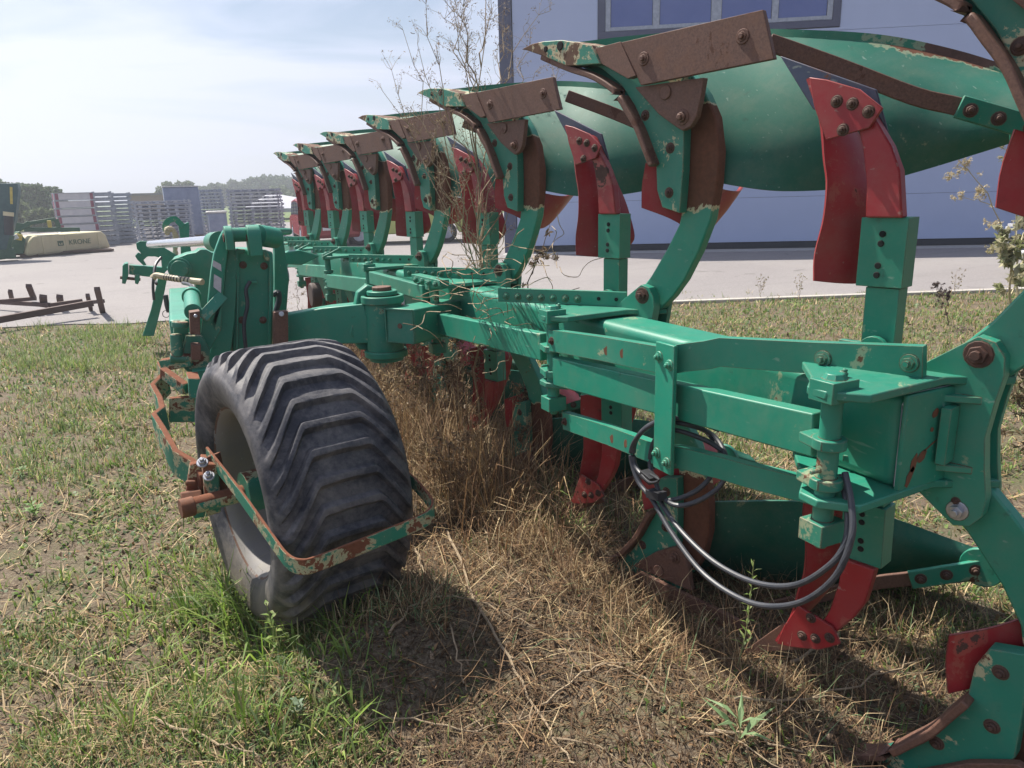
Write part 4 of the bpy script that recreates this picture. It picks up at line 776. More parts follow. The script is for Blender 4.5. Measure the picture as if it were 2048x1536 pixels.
h4 = [HP(1310, 995, xh+.015), HP(1345, 1000, xh+.03), HP(1395, 980, xh+.07), HP(1430, 940, xh+.11), HP(1440, 900, xh+.13), HP(1415, 865, xh+.13)]
for h in (h1, h2, h3, h4): hose('hydraulic_hose', h, .0068, 'hose', plough)
mb = MB(); mb.bar(HP(1288, 945, xh), HP(1308, 962, xh), .03, .02, up=(0, 1, 0)); mb.bar(HP(1300, 985, xh), HP(1325, 993, xh), .03, .022, up=(0, 1, 0)); mb.tube(crom([HP(1283, 950, xh-.02), HP(1300, 965, xh-.025), HP(1318, 960, xh-.02), HP(1300, 948, xh-.015)], 5), .004, 6); mb.build('hose_tie', 'black', plough)
# ------------------------------------------------------------------ the land wheel on its carriage
WC = Vector((.386, 2.689, .494)); AT = .19; RT, WT = .512, .492
WA = Vector((math.cos(AT), math.sin(AT), 0)); WT_ = Vector((-math.sin(AT), math.cos(AT), 0))
def tyre_mat():
    mt, nt, b = _mat('weathered_tyre'); co = _coord(nt, False); n1 = _noise(nt, co, 7, 8, .7, .5); n2 = _noise(nt, co, 45, 6, .7); n3 = _noise(nt, co, 2.6, 4, .6)
    c = _mix(nt, _ramp(nt, n1, .35, .7), (.028, .030, .042), (.052, .054, .068))
    c = _mix(nt, _math(nt, 'MULTIPLY', _ramp(nt, _math(nt, 'ADD', n1, _math(nt, 'MULTIPLY', n2, .5)), .64, 1.0), .8), c, (.22, .205, .20))
    ge = nt.nodes.new('ShaderNodeNewGeometry'); sp = nt.nodes.new('ShaderNodeSeparateXYZ'); nt.links.new(ge.outputs['Position'], sp.inputs[0])
    low = _ramp(nt, _math(nt, 'ADD', sp.outputs[2], _math(nt, 'MULTIPLY', n1, -.35)), .12, -.05)      # dried mud near the ground
    c = _mix(nt, _math(nt, 'MULTIPLY', low, .8), c, (.15, .125, .09))
    nt.links.new(c, b.inputs['Base Color']); nt.links.new(_math(nt, 'ADD', .52, _math(nt, 'MULTIPLY', n2, .25)), b.inputs['Roughness']); _bump(nt, b, _math(nt, 'ADD', n2, n1), .25, .004); return mt
M['tyre'] = tyre_mat()
axle = MB(); axle.cyl(WC-WA*.20, WC+WA*.06, .075, 24); wheel = axle.build('wheel', 'green_old', plough, org=WC)
prof = [(-.40, .60), (-.44, .63), (-.475, .70), (-.495, .78), (-.497, .85), (-.482, .905), (-.452, .942), (-.41, .962), (-.36, .973), (-.30, .980), (-.24, .985), (-.18, .989), (-.12, .991), (-.06, .993), (0, .994)]
pc = crom([Vector((a, b, 0)) for a, b in prof], 3); pc = [(p.x, p.y) for p in pc]; pc = pc+[(-a, b) for a, b in pc[::-1][1:]]
NL = 34; NA = NL*22; mb = MB(); sm = lambda v: max(0, min(1, v))**2*(3-2*max(0, min(1, v)))
for i in range(NA):
    for (o_, r_) in pc:
        ao = min(abs(o_), .478); sh_ = (math.sqrt((max(0, ao-.19))**2+.0004)-.02)*7.6*(1 if ao > .19 else 0)
        ao = abs(o_); an = 2*math.pi*i/NA+sh_*2*math.pi/NL; ca, sa = math.cos(an), math.sin(an); ph = (i/22.0) % 1.0; w = .46+.10*min(1, ao/.4)
        g = sm(min(ph, w-ph)/.15) if ph < w else 0
        gate = sm((.475-ao)/.08)*(1 if r_ > .9 else 0)*(.8+.2*sm(ao/.3))
        rr_ = RT*r_*.962+.026*g*gate if r_ > .9 else RT*r_*(.972 if r_ > .9 else 1-.028*sm((r_-.8)/.1))
        p = WC+WA*(o_*WT)+(WT_*ca+UZ*sa)*rr_
        if p.z < .03: # flattened where it stands
            p.z = .03-(.03-p.z)*.25; 
        mb.v.append(tuple(p))
K = len(pc)
mb.f = [(i*K+j, ((i+1) % NA)*K+j, ((i+1) % NA)*K+j+1, i*K+j+1) for i in range(NA) for j in range(K-1)]; mb.m = [0]*len(mb.f)
ty = mb.build('tyre', 'tyre', wheel, bevel=0)
rp2 = [(-.41, .60), (-.43, .625), (-.40, .585), (-.33, .55), (-.18, .54), (-.12, .50), (-.10, .42), (-.11, .30), (-.13, .16), (-.13, 0)]
mb = MB(); n_ = 64
for i in range(n_):
    an = 2*math.pi*i/n_
    for (o_, r_) in rp2+[(.41, .60)]: mb.v.append(tuple(WC+WA*(o_*WT)+(WT_*math.cos(an)+UZ*math.sin(an))*RT*r_))
k_ = len(rp2)+1; mb.f = [(i*k_+j, ((i+1) % n_)*k_+j, ((i+1) % n_)*k_+j+1, i*k_+j+1) for i in range(n_) for j in range(k_-2)]; mb.m = [0]*len(mb.f)
for i in range(8): an = 6.283*i/8; mb.bolt(WC+WA*(-.135*WT)+(WT_*math.cos(an)+UZ*math.sin(an))*RT*.22, -WA, .012, .014)
M['rimp'] = paint('dull_white_rim', (.19, .18, .175), .55, .6, rust=(.12, .07, .05), cream=0, dirt=.7); mb.build('rim', 'rimp', wheel, bevel=0)
# hub carrier, arm and scraper bar on the left of the wheel
M['patchy'] = paint('flaking_green_paint', (.016, .20, .13), 1.2, .6, rust=(.17, .065, .035), cream=.8, top=.24, fine=1.7)
mb = MB(); mb.cyl(WC-WA*.38, WC-WA*.20, .030, 20); mb.cyl(WC-WA*.415, WC-WA*.37, .034, 18, 1); mb.build('axle_stub', ['patchy', 'rust_orange'], plough)
def HB(x, y, Y): return A(x, y, Y=Y)
mb = MB(); hp = Vector((.062, 2.62, .0))
mb.prism([HB(372, 985, 2.74), HB(380, 930, 2.74), HB(400, 925, 2.74), HB(412, 1000, 2.74), HB(410, 1035, 2.74), HB(388, 1038, 2.74)], (0, .035, 0)); mb.prism([HB(405, 928, 2.66), HB(438, 930, 2.66), HB(442, 1025, 2.66), HB(412, 1035, 2.66)], (0, .12, 0))
mb.cyl(HB(362, 1000, 2.70), HB(404, 994, 2.70), .032, 6, 1); mb.cyl(HB(371, 966, 2.72), HB(392, 966, 2.72), .012, 6, 1); mb.build('hub_carrier', ['patchy', 'rust_orange'], plough, bevel=.005)
mb = MB()
for (x, y) in ((405, 925), (418, 952)): mb.bolt(HB(x, y, 2.64), (-.1, -.6, .8), .014, .016)
mb.build('carrier_bolt', 'zinc', plough)
top = [(318, 722, 3.62), (330, 742, 3.5), (306, 766, 3.42), (318, 792, 3.3), (326, 812, 3.22), (308, 826, 3.16), (322, 850, 3.06), (348, 898, 2.90), (382, 918, 2.82), (403, 948, 2.72)]
pth = [HB(x, y, Y)-UZ*.052 for x, y, Y in top]; mb = MB(); mb.sweep(pth, [(-.011, -.055), (.011, -.055), (.011, .055), (-.011, .055)]); mb.build('wheel_arm', 'patchy', plough, bevel=.004)
mb = MB(); mb.prism([HB(338, 797, 3.3), HB(388, 793, 3.3), HB(392, 845, 3.3), HB(338, 845, 3.3)], (0, .03, 0)); mb.bar(HB(326, 745, 3.45), HB(372, 778, 3.3), .03, .05); mb.prism([HB(376, 757, 3.25), HB(400, 757, 3.25), HB(404, 775, 3.25), HB(395, 800, 3.25), HB(378, 795, 3.25)], (0, .14, 0)); mb.bar(HB(324, 730, 3.55), HB(384, 720, 3.5), .05, .05); mb.build('arm_bracket', 'patchy', plough, bevel=.004)
gp = [Vector((.092, 2.76, .630)), Vector((.165, 2.46, .56)), Vector((.225, 2.22, .485)), Vector((.252, 2.125, .455)), Vector((.285, 2.085, .447)), Vector((.335, 2.082, .448)), Vector((.50, 2.115, .458)), Vector((.66, 2.145, .472)), Vector((.715, 2.165, .478)), Vector((.745, 2.205, .484)), Vector((.752, 2.26, .492)), Vector((.748, 2.36, .505)), Vector((.74, 2.44, .512))]
q = crom(gp, 5); mb = MB(); mb.sweep(q, [(-.005, -.026), (.005, -.026), (.005, .026), (-.005, .026)]); mb.build('scraper_bar', 'patchy', plough, bevel=.003)
mb = MB(); mb.prism([HB(412, 915, 2.70), HB(436, 906, 2.70), HB(452, 985, 2.70), HB(430, 1010, 2.70)], (.01, .016, 0)); mb.build('scraper_plate', 'rust_orange', plough)
# ------------------------------------------------------------------ carriage tower, draw tube and front headstock
def Q(x, y, Y): return A(x, y, Y=Y)
def plate(mb, pts, Y, th, mi=0): return mb.prism([Q(x, y, Y) for x, y in pts], (0, th, 0), mi)
# swivel post with link arm (between wheel and beam)
c = Q(768, 640, 3.32); mb = MB()
zt = Q(765, 590, 3.32).z; zb = Q(765, 712, 3.32).z
mb.cyl((c.x, c.y, zb), (c.x, c.y, zt), .085, 32); mb.cyl((c.x, c.y, zt-.035), (c.x, c.y, zt), .098, 32); mb.cyl((c.x, c.y, zt), (c.x, c.y, zt+.022), .07, 32); mb.cyl((c.x, c.y, zt+.02), (c.x, c.y, zt+.04), .045, 10, 1); mb.cyl((c.x, c.y, zb), (c.x, c.y, zb+.03), .10, 32)
mb.cyl((c.x, c.y, zb-.02), (c.x, c.y, zb), .08, 24); post = mb.build('swivel_post', ['green', 'rust'], plough, bevel=.004)
mb = MB(); b0, b1 = Q(800, 652, 3.16), Q(905, 630, 3.42); mb.bar(b0, b1, .16, .155); mb.build('swivel_box', 'green', post, bevel=.006)
mb = MB(); d_ = (b0-b1).normalized(); r_ = d_.cross(UZ).normalized()
for sgn, ax_ in ((1, 0), (-1, 0), (1, 1), (-1, 1)):
    if ax_ == 0: mb.bar(b0+r_*sgn*.074-UZ*.077+d_*.004, b0+r_*sgn*.074+UZ*.077+d_*.004, .006, .006, up=tuple(d_))
    else: mb.bar(b0-r_*.074+UZ*.074*sgn+d_*.004, b0+r_*.074+UZ*.074*sgn+d_*.004, .006, .006)
mb.cyl(b0, b0+d_*.003, .012, 12, 1); mb.build('box_rim', ['green_worn', 'rust'], post, bevel=0)
mb = MB(); plate(mb, [(700, 668), (716, 585), (735, 570), (760, 576), (775, 600), (762, 700), (720, 700)], 3.36, .05); mb.build('swivel_cheek', 'green', post, bevel=.006)
# arm from the post to the tower
mb = MB(); a0, a1, a2 = Q(745, 640, 3.36), Q(660, 648, 3.5), Q(560, 655, 3.62)
mb.sweep([a2, a1, a0], [[(-.06, -.075), (.06, -.075), (.06, .06), (-.06, .06)], [(-.06, -.085), (.06, -.085), (.06, .085), (-.06, .085)], [(-.06, -.10), (.06, -.10), (.06, .085), (-.06, .085)]]); mb.build('carriage_arm', 'green', plough, bevel=.005)
mb = MB(); plate(mb, [(548, 625), (576, 622), (577, 690), (548, 692)], 3.45, .05); mb.cyl(Q(563, 628, 3.44), Q(563, 628, 3.43), .012, 10, 1); mb.build('stop_block', ['rust', 'zinc'], plough)
# tower
mb = MB(); plate(mb, [(418, 640), (416, 606), (422, 545), (428, 507), (440, 474), (448, 459), (457, 455), (463, 462), (459, 484), (450, 545), (444, 612), (436, 640), (430, 670)], 3.60, .05)
tw = mb.build('tower_plate', 'green', plough, bevel=.005)
mb = MB(); plate(mb, [(444, 612), (450, 545), (458, 484), (470, 480), (474, 560), (470, 640), (460, 720), (405, 760), (430, 668)], 3.64, .16); mb.build('tower_web', 'green', tw, bevel=.004)
mb = MB(); plate(mb, [(426, 520), (442, 529), (443, 543), (425, 532)], 3.598, -.001); plate(mb, [(428, 548), (443, 557), (442, 586), (427, 574)], 3.598, -.001); mb.build('warning_label', 'paper', tw, bevel=0)
mb = MB(); plate(mb, [(469, 505), (473, 499), (518, 499), (524, 503), (546, 503), (548, 560), (545, 700), (466, 712), (463, 560)], 3.66, .20); mb.build('tower_column', 'green', plough, bevel=.012)
mb = MB()
for x0, x1 in ((474, 478), (538, 543)): plate(mb, [(x0, 515), (x1, 515), (x1-2, 700), (x0-3, 700)], 3.655, -.012)
for x, y in ((486, 530), (528, 532), (484, 640), (526, 640)): mb.bolt(Q(x, y, 3.66), (0, -1, 0), .012, .010, 1)
plate(mb, [(500, 560), (514, 560), (514, 566), (500, 566)], 3.655, -.03); mb.build('column_fittings', ['green_worn', 'rust'], plough, bevel=.002)
mb = MB(); mb.tube(crom([Q(500, 563, 3.61), Q(492, 580, 3.60), (Q(495, 610, 3.6)), Q(488, 650, 3.6), Q(492, 700, 3.6)], 5), .009, 8); mb.build('hydraulic_hose', 'hose', plough, bevel=0)
mb = MB(); plate(mb, [(470, 503), (474, 497), (492, 499), (488, 508), (478, 508), (474, 560), (469, 562)], 3.64, .02); plate(mb, [(519, 500), (533, 500), (540, 516), (539, 523), (529, 521), (526, 506)], 3.64, .02); mb.build('worn_collar', 'green_old', plough, bevel=.004)
def lug(x0, x1, yt, yb, Y, n_):
    a, b = Q(x0, yt, Y), Q(x1, yt, Y); zt = a.z; zb_ = Q(x0, yb, Y).z; r = .052; prof_ = [(Y-r+.0, zb_)]+[(Y+r*math.cos(t), zt-r+r*math.sin(t)) for t in [math.pi-math.pi*i/10 for i in range(11)]]+[(Y+r, zb_)]
    mb = MB(); mb.prism([(a.x, y, z) for y, z in prof_], (b.x-a.x, 0, 0)); mb.cyl((a.x-.006, Y, zt-r), (a.x, Y, zt-r), .02, 14, 1); return mb.build(n_, ['green', 'rust'], plough, bevel=.005)
lug(446, 462, 452, 500, 3.58, 'tower_lug'); lug(491, 517, 450, 512, 3.60, 'tower_lug')
p0, p1 = Q(430, 478, 3.62), Q(552, 471, 3.66); mb = MB(); mb.cyl(Q(455, 470, 3.6), Q(500, 469, 3.62), .032, 20); mb.cyl(Q(515, 470, 3.66), Q(550, 476, 3.75), .050, 20); mb.build('cross_tube', 'green', plough)
mb = MB(); mb.cyl(Q(520, 464, 3.8), Q(578, 463, 4.6), .020, 14); mb.cyl(Q(536, 461, 3.8), Q(545, 468, 3.85), .024, 12); mb.build('turnover_pipe', 'green', plough)
mb = MB(); plate(mb, [(549, 470), (566, 470), (578, 560), (572, 640), (549, 640)], 3.95, .06); mb.build('turnover_frame', 'green', plough, bevel=.005); mb = MB(); plate(mb, [(552, 508), (600, 500), (640, 512), (604, 530), (552, 528)], 4.3, .1); mb.build('turnover_link', 'green', plough, bevel=.005)
mb = MB(); mb.bar(Q(404, 636, 3.52), Q(446, 590, 3.60), .05, .010, up=(1, 0, 1)); plate(mb, [(405, 636), (446, 592), (442, 660), (420, 700), (398, 700)], 3.60, .012); mb.build('tower_gusset', 'green', plough, bevel=.002)
# rust sleeve, king pin and small ram
mb = MB(); plate(mb, [(379, 625), (400, 622), (401, 670), (381, 670)], 3.42, .07); plate(mb, [(383, 690), (402, 690), (402, 720), (383, 720)], 3.42, .07, 0); mb.cyl(Q(391, 632, 3.415), Q(391, 632, 3.41), .008, 10, 1); mb.build('stop_sleeve', ['rust', 'zinc'], plough, bevel=.004)
mb = MB(); mb.cyl(Q(386, 624, 3.50), Q(383, 594, 3.95), .036, 24); mb.cyl(Q(383, 594, 3.95), Q(383, 591, 4.0), .045, 20); mb.cyl(Q(373, 590, 3.97), Q(393, 590, 3.97), .012, 10); rc_ = mb.build('short_ram', 'green', plough)
mb = MB(); plate(mb, [(372, 672), (404, 672), (420, 700), (418, 745), (385, 752), (360, 730)], 3.50, .10); plate(mb, [(348, 642), (372, 642), (377, 668), (356, 700), (350, 730), (345, 735)], 3.55, .05); mb.cyl(Q(360, 655, 3.5), Q(360, 643, 3.5), .035, 20); mb.cyl(Q(352, 668, 3.5), Q(355, 712, 3.5), .025, 16); mb.cyl(Q(340, 715, 3.5), Q(385, 718, 3.5), .022, 14); mb.build('king_pin_bracket', 'green_old', plough, bevel=.004)
mb = MB(); plate(mb, [(385, 742), (430, 735), (440, 800), (392, 850)], 3.45, .10); mb.build('carriage_beam', 'green', plough, bevel=.005)
# draw tube running forward to the headstock
mb = MB(); n0, n1 = Q(378, 650, 3.85), Q(362, 583, 6.6); mb.sweep([n0-UZ*.06, n1-UZ*.06], [[(-.085, -.09), (.085, -.09), (.085, .09), (-.085, .09)], [(-.085, -.09), (.085, -.09), (.085, .09), (-.085, .09)]]); mb.build('draw_tube', 'green_pale' if 'green_pale' in M else 'green', plough, bevel=.012, seg=3)
Yh = 8.6
mb = MB(); plate(mb, [(258, 530), (325, 535), (325, 557), (258, 549)], Yh, .12); plate(mb, [(245, 532), (250, 527), (256, 527), (257, 550), (251, 568), (244, 567)], Yh-.05, .22); plate(mb, [(269, 549), (280, 549), (279, 562), (276, 569), (270, 567)], Yh-.05, .22); mb.cyl(Q(240, 555, Yh), Q(281, 559, Yh), .016, 12, 1); hs = mb.build('headstock', ['green', 'rust'], plough, bevel=.004)
mb = MB(); plate(mb, [(272, 487), (280, 482), (296, 483), (312, 489), (330, 496), (358, 513), (352, 523), (330, 545), (326, 560), (322, 516), (310, 513), (295, 513), (287, 520), (293, 530), (287, 531), (275, 520), (270, 512), (276, 505), (283, 508), (274, 498)], Yh, .05); mb.build('hook_arm', 'green', hs, bevel=.004)
mb = MB(); plate(mb, [(352, 517), (375, 508), (392, 505), (400, 499), (412, 499), (424, 505), (432, 505), (432, 560), (425, 590), (400, 640), (390, 560), (352, 560), (335, 540)], 7.6, .3); mb.cyl(Q(359, 538, 7.4), Q(359, 538, 7.65), .10, 28); mb.cyl(Q(359, 538, 7.35), Q(359, 538, 7.42), .075, 28); mb.build('headstock_body', 'green_dark' if 'green_dark' in M else 'green', hs, bevel=.006)
mb = MB(); plate(mb, [(318, 548), (336, 548), (326, 600), (308, 672), (285, 672), (302, 620)], 8.9, .05); mb.build('parking_stand', 'green', plough, bevel=.004)
hz_ = crom([Q(332, 462, 8.8), Q(331, 450, 8.8), Q(338, 441, 8.8), Q(350, 438, 8.8), Q(358, 445, 8.8), Q(366, 453, 8.8)], 5); mb = MB(); mb.sweep(hz_, [(-.03, -.012), (.03, -.012), (.03, .012), (-.03, .012)], up=(0, 1, 0)); plate(mb, [(357, 450), (371, 447), (377, 444), (379, 452), (378, 480), (385, 515), (362, 515), (361, 478)], 8.8, .06); mb.build('hose_hanger', 'green', hs, bevel=.004)
for i, pts_ in enumerate(([(331, 459), (340, 456), (348, 462), (350, 478), (352, 490), (350, 505), (356, 517)], [(334, 463), (345, 459), (351, 468), (354, 480), (350, 496), (353, 508)])): hose('wrapped_hose', [Q(x, y, 8.7) for x, y in pts_], .022, 'hose_wrap', hs)
for pts_ in ([(330, 458), (336, 461)], [(329, 463), (336, 464)], [(332, 468), (338, 466)]): mb = MB(); mb.cyl(Q(*pts_[0], 8.6), Q(*pts_[1], 8.62), .018, 10); mb.build('hose_coupling', 'hose_wrap', hs)
mb = MB(); mb.cyl(Q(300, 489, 7.9), Q(428, 481, 5.2), .034, 24); mb.build('ram_rod', 'chrome', plough, bevel=0)
mb = MB(); mb.cyl(Q(427, 484, 5.2), Q(440, 483, 4.9), .062, 24); mb.build('ram_barrel', 'green', plough)
q_ = crom([Q(305, 557, 6.9), Q(312, 551, 6.9), Q(330, 554, 6.85), Q(350, 557, 6.8), Q(378, 561, 6.7), Q(405, 564, 6.6)], 4); mb = MB(); mb.tube(q_, .026, 10)
mb.build('wrapped_hose', 'hose_wrap', plough, bevel=0)
mb = MB()
for i in range(9): p = q_[8+i]; p2 = q_[9+i]; mb.cyl(p, p.lerp(p2, .35), .0275, 10)
mb.build('hose_band', 'black', plough, bevel=0)
hose('hydraulic_hose', [Q(307, 556, 6.9), Q(306, 575, 6.9), Q(308, 600, 6.9)], .012, 'hose', plough); hose('hydraulic_hose', [Q(322, 515, 7.2), Q(311, 530, 7.1), Q(308, 555, 7), Q(313, 568, 6.9)], .012, 'hose', plough)
hose('hydraulic_hose', [Q(366, 566, 5.8), Q(380, 570, 5.6), Q(387, 580, 5.4), Q(388, 592, 5.2)], .012, 'hose', plough); hose('hydraulic_hose', [Q(331, 590, 6.5), Q(334, 610, 6.5), Q(338, 624, 6.5)], .02, 'hose', plough)
mb = MB(); mb.tube([Q(332, 628, 6.5)+Vector((.025*math.cos(t), 0, .028*math.sin(t))) for t in [6.283*i/16 for i in range(17)]], .003, 6); mb.build('lynch_pin_ring', 'black', plough, bevel=0)
hose('hydraulic_hose', [Q(545, 590, 3.9), Q(556, 585, 3.9), Q(558, 600, 3.9), Q(553, 618, 3.9), Q(550, 630, 3.9)], .014, 'hose', plough)
hose('hydraulic_hose', [Q(560, 640, 4.2), Q(575, 560, 4.6), Q(572, 530, 4.8), Q(590, 520, 5.0)], .010, 'hose', plough)
mb = MB()
for (x0, y0, x1, y1, Y) in ((590, 503, 618, 489, 6.0), (645, 515, 678, 498, 5.2)): mb.bar(Q(x0, y0, Y), Q(x1, y1, Y), .014, .014); mb.cyl(Q(x1-2, y1, Y), Q(x1+4, y1, Y), .014, 8)
mb.build('crank_lever', 'green', plough)
# rear depth wheel seen edge-on beneath the far beam
M['brown_disc'] = simple('brown_depth_wheel', (.085, .055, .05), (.06, .04, .035), 12, .7)
mb = MB(); c = Q(628, 590, 6.2); rr_ = .10; mb.cyl(c+Vector((-.03, 0, 0)), c+Vector((.05, 0, 0)), rr_, 30); mb.build('depth_disc', 'brown_disc', plough, bevel=.012)
# ------------------------------------------------------------------ single plants
M['drystem'] = simple('dry_weed_stem', (.40, .31, .20), (.24, .18, .12), 40, .85); M['darkstem'] = simple('dark_withered_stem', (.10, .07, .055), (.16, .12, .09), 40, .9); M['paleweed'] = simple('bleached_weed_stem', (.52, .45, .30), (.38, .34, .2), 30, .8); M['ygreen'] = simple('pale_green_stem', (.22, .27, .10), (.30, .30, .14), 30, .7)
def gz(p, dz=0): return Vector((p.x, p.y, hgt(p.x, p.y)+dz))
def leaf_cards(pts, size, cols, per, spread, flat=.5):
    """small leaves, seed heads or pods strewn along a list of points"""
    n = len(pts)*per; P = np.repeat(np.array([tuple(p) for p in pts]), per, 0)+nrs.normal(scale=spread, size=(n, 3))
    a = nrs.normal(size=(n, 3)); a /= np.linalg.norm(a, axis=1)[:, None]; b = np.cross(a, nrs.normal(size=(n, 3))); b /= np.linalg.norm(b, axis=1)[:, None]; s = size*nrs.uniform(.5, 1.4, n)[:, None]
    V = np.stack([P-a*s, P+b*s*flat*.5, P+a*s, P-b*s*flat*.5], 1); me = bpy.data.meshes.new('leaves'); me.vertices.add(n*4); me.vertices.foreach_set('co', V.ravel())
    me.loops.add(n*4); me.loops.foreach_set('vertex_index', np.arange(n*4, dtype=np.int32)); me.polygons.add(n); me.polygons.foreach_set('loop_start', (np.arange(n)*4).astype(np.int32)); me.update(calc_edges=True)
    at = me.color_attributes.new('tint', 'FLOAT_COLOR', 'POINT'); c4 = np.ones((n, 4, 4)); c4[:, :, :3] = np.repeat(mixcol(cols, n)[:, None, :], 4, 1); at.data.foreach_set('color', c4.ravel()); me.materials.append(M['grass_mat']); return me
def branchy(name, label, cat, root, tips, mat, r0, leafcols, lsize, per, sub=3, sublen=.12, group=None, wiggle=.012, leafname='seed_heads', spread=.006, flat=.5):
    """root point; tips = list of (attach fraction on main stem, tip point). The first tip is the main stem."""
    o = empty(name, tuple(root), label, cat, group); mb = MB(); pts = []
    def limb(a, b, ra, rb, k=7):
        q = []; ben = Vector([rnd.gauss(0, .05) for _ in range(3)])*(b-a).length
        for i in range(k+1):
            t = i/k; p = a.lerp(b, t)+Vector([rnd.gauss(0, wiggle*(1 if 0 < i < k else 0)) for _ in range(3)])*min(1, (b-a).length*2); p.z += .04*(b-a).length*math.sin(math.pi*t); p += ben*math.sin(math.pi*t); q.append(p)
        mb.tube(q, [ra+(rb-ra)*i/k for i in range(k+1)], 5); return q
    main = limb(Vector(root), Vector(tips[0][1]), r0, r0*.25, 12)
    for f, tp in tips[1:]:
        i = f*12; a = main[int(i)].lerp(main[min(12, int(i)+1)], i-int(i)); q = limb(a, Vector(tp), r0*.5, r0*.14, 8)
        for p in q[2:]:
            for _ in range(sub):
                if rnd.random() < .75:
                    d = Vector([rnd.gauss(0, 1) for _ in range(3)]).normalized(); d = (d+Vector((0, 0, .5))+(q[-1]-q[0]).normalized()*.7).normalized(); e = p+d*sublen*rnd.uniform(.3, 1); limb(p, e, r0*.13, r0*.07, 3); pts += [e, p.lerp(e, .6), p.lerp(e, .85)]
    for p in main[4:]:
        if sub: 
            d = Vector([rnd.gauss(0, 1) for _ in range(3)]).normalized(); e = p+(d+Vector((0, 0, .4)))*sublen*.8; limb(p, e, r0*.15, r0*.08, 3); pts += [e, p.lerp(e, .7)]
    mb.build('stem', mat, o, bevel=0)
    if pts and per: link(leafname, leaf_cards([p-Vector(root)*0 for p in pts], lsize, leafcols, per, spread, flat), o, (0, 0, 0)).location = -WO[o.name]
    return o
DRYC = [(.24, .17, .10), (.16, .11, .075), (.34, .26, .16), (.12, .085, .06)]
# the tall withered weed standing through the frame
YW = 3.05
rt = gz(Q(962, 930, 3.05) if False else A(966, 925, Z=.10)); YW = rt.y
tips = [(0, A(972, -8, Y=YW+.02))]
for f, x, y in [(.52, 783, 140), (.50, 765, 182), (.56, 806, 60), (.60, 835, 88), (.68, 852, 8), (.72, 880, -10), (.80, 905, -12), (.66, 1100, 22), (.60, 1058, 100), (.55, 1105, 140), (.52, 1070, 145), (.78, 1010, 60), (.85, 938, -10), (.88, 1000, -14), (.70, 925, 40), (.46, 905, 240), (.44, 1045, 260), (.42, 890, 330), (.40, 1060, 300), (.38, 930, 260), (.36, 985, 270), (.34, 870, 250), (.48, 1000, 200), (.40, 1015, 330)]:
    tips.append((f, A(x, y, Y=YW+rnd.uniform(-.35, .3))))
branchy('withered_weed', 'tallest withered brown weed, standing through the plough and branching against the sky', 'weed', rt, tips, 'drystem', .0075, DRYC, .0065, 3, sub=5, sublen=.13, wiggle=.02, leafname='seed_pods', spread=.008)
def weed(label, px, tipsp, mat, r0, cols, lsize, per, dY=0, Z=.1, name='withered_weed', sub=2, sublen=.07, group=None, cat='weed', flat=.5, wiggle=.012, spread=.006):
    r_ = A(px[0], px[1], Z=Z); r_ = gz(r_); t = []
    for i, (f, x, y) in enumerate(tipsp): t.append((f, A(x, y, Y=r_.y+rnd.uniform(-.08, .08)+dY)))
    return branchy(name, label, cat, r_, t, mat, r0, cols, lsize, per, sub, sublen, group, wiggle, spread=spread, flat=flat)
weed('dark withered weed stalk hanging with dried leaves between the first two legs', (1058, 935), [(0, 1100, 450), (.7, 1075, 500), (.8, 1112, 520), (.55, 1060, 620), (.4, 1100, 700)], 'darkstem', .006, DRYC, .016, 4, sub=1, sublen=.05)
weed('brown bushy dead weed tangled against the far side of the tyre', (862, 890), [(0, 845, 705), (.6, 800, 720), (.5, 880, 700), (.4, 780, 760), (.5, 905, 740), (.7, 830, 690)], 'drystem', .005, DRYC+[(.45, .34, .2)], .014, 5, sub=3, sublen=.09)
weed('dry yellowish weed bent under the second control rod', (985, 900), [(0, 970, 730), (.5, 930, 780), (.6, 1010, 760), (.3, 1020, 840)], 'drystem', .006, DRYC+[(.5, .36, .18)], .012, 4, sub=2, sublen=.07)
weed('thin withered weed in front of the far end of the beam', (600, 660), [(0, 592, 565), (.5, 575, 600), (.6, 615, 590), (.7, 600, 575)], 'darkstem', .004, DRYC, .010, 3, Z=0, sub=2, sublen=.12)
weed('slender dry weed rising between the swivel post and the parked cars', (735, 700), [(0, 735, 452), (.6, 722, 540), (.75, 745, 500), (.5, 700, 560)], 'drystem', .004, DRYC, .010, 2, Z=.0, sub=1, sublen=.08)
for lb, px, tps in (('ragged dead weed in the shade below the swivel post', (800, 900), [(0, 790, 740), (.5, 750, 760), (.6, 820, 745), (.4, 850, 800), (.3, 770, 830)]),
    ('brown dead weed clinging to the second lower body', (930, 930), [(0, 925, 700), (.5, 900, 740), (.6, 955, 720), (.4, 880, 800), (.3, 960, 820), (.7, 915, 690)]),
    ('dry curled weed hanging under the nearer pivot pin', (1070, 960), [(0, 1062, 740), (.6, 1040, 790), (.5, 1085, 800), (.3, 1045, 860)]),
    ('low dead weed lying against the bank right of the tyre', (900, 1010), [(0, 880, 860), (.5, 850, 900), (.5, 920, 880), (.3, 940, 940)]),
    ('dead weed with pale twigs beside the third lower body', (700, 800), [(0, 690, 690), (.5, 660, 700), (.6, 720, 690), (.4, 740, 720)])):
    weed(lb, px, tps, 'drystem', .005, DRYC+[(.45, .34, .2), (.3, .2, .12)], .013, 4, sub=4, sublen=.10)
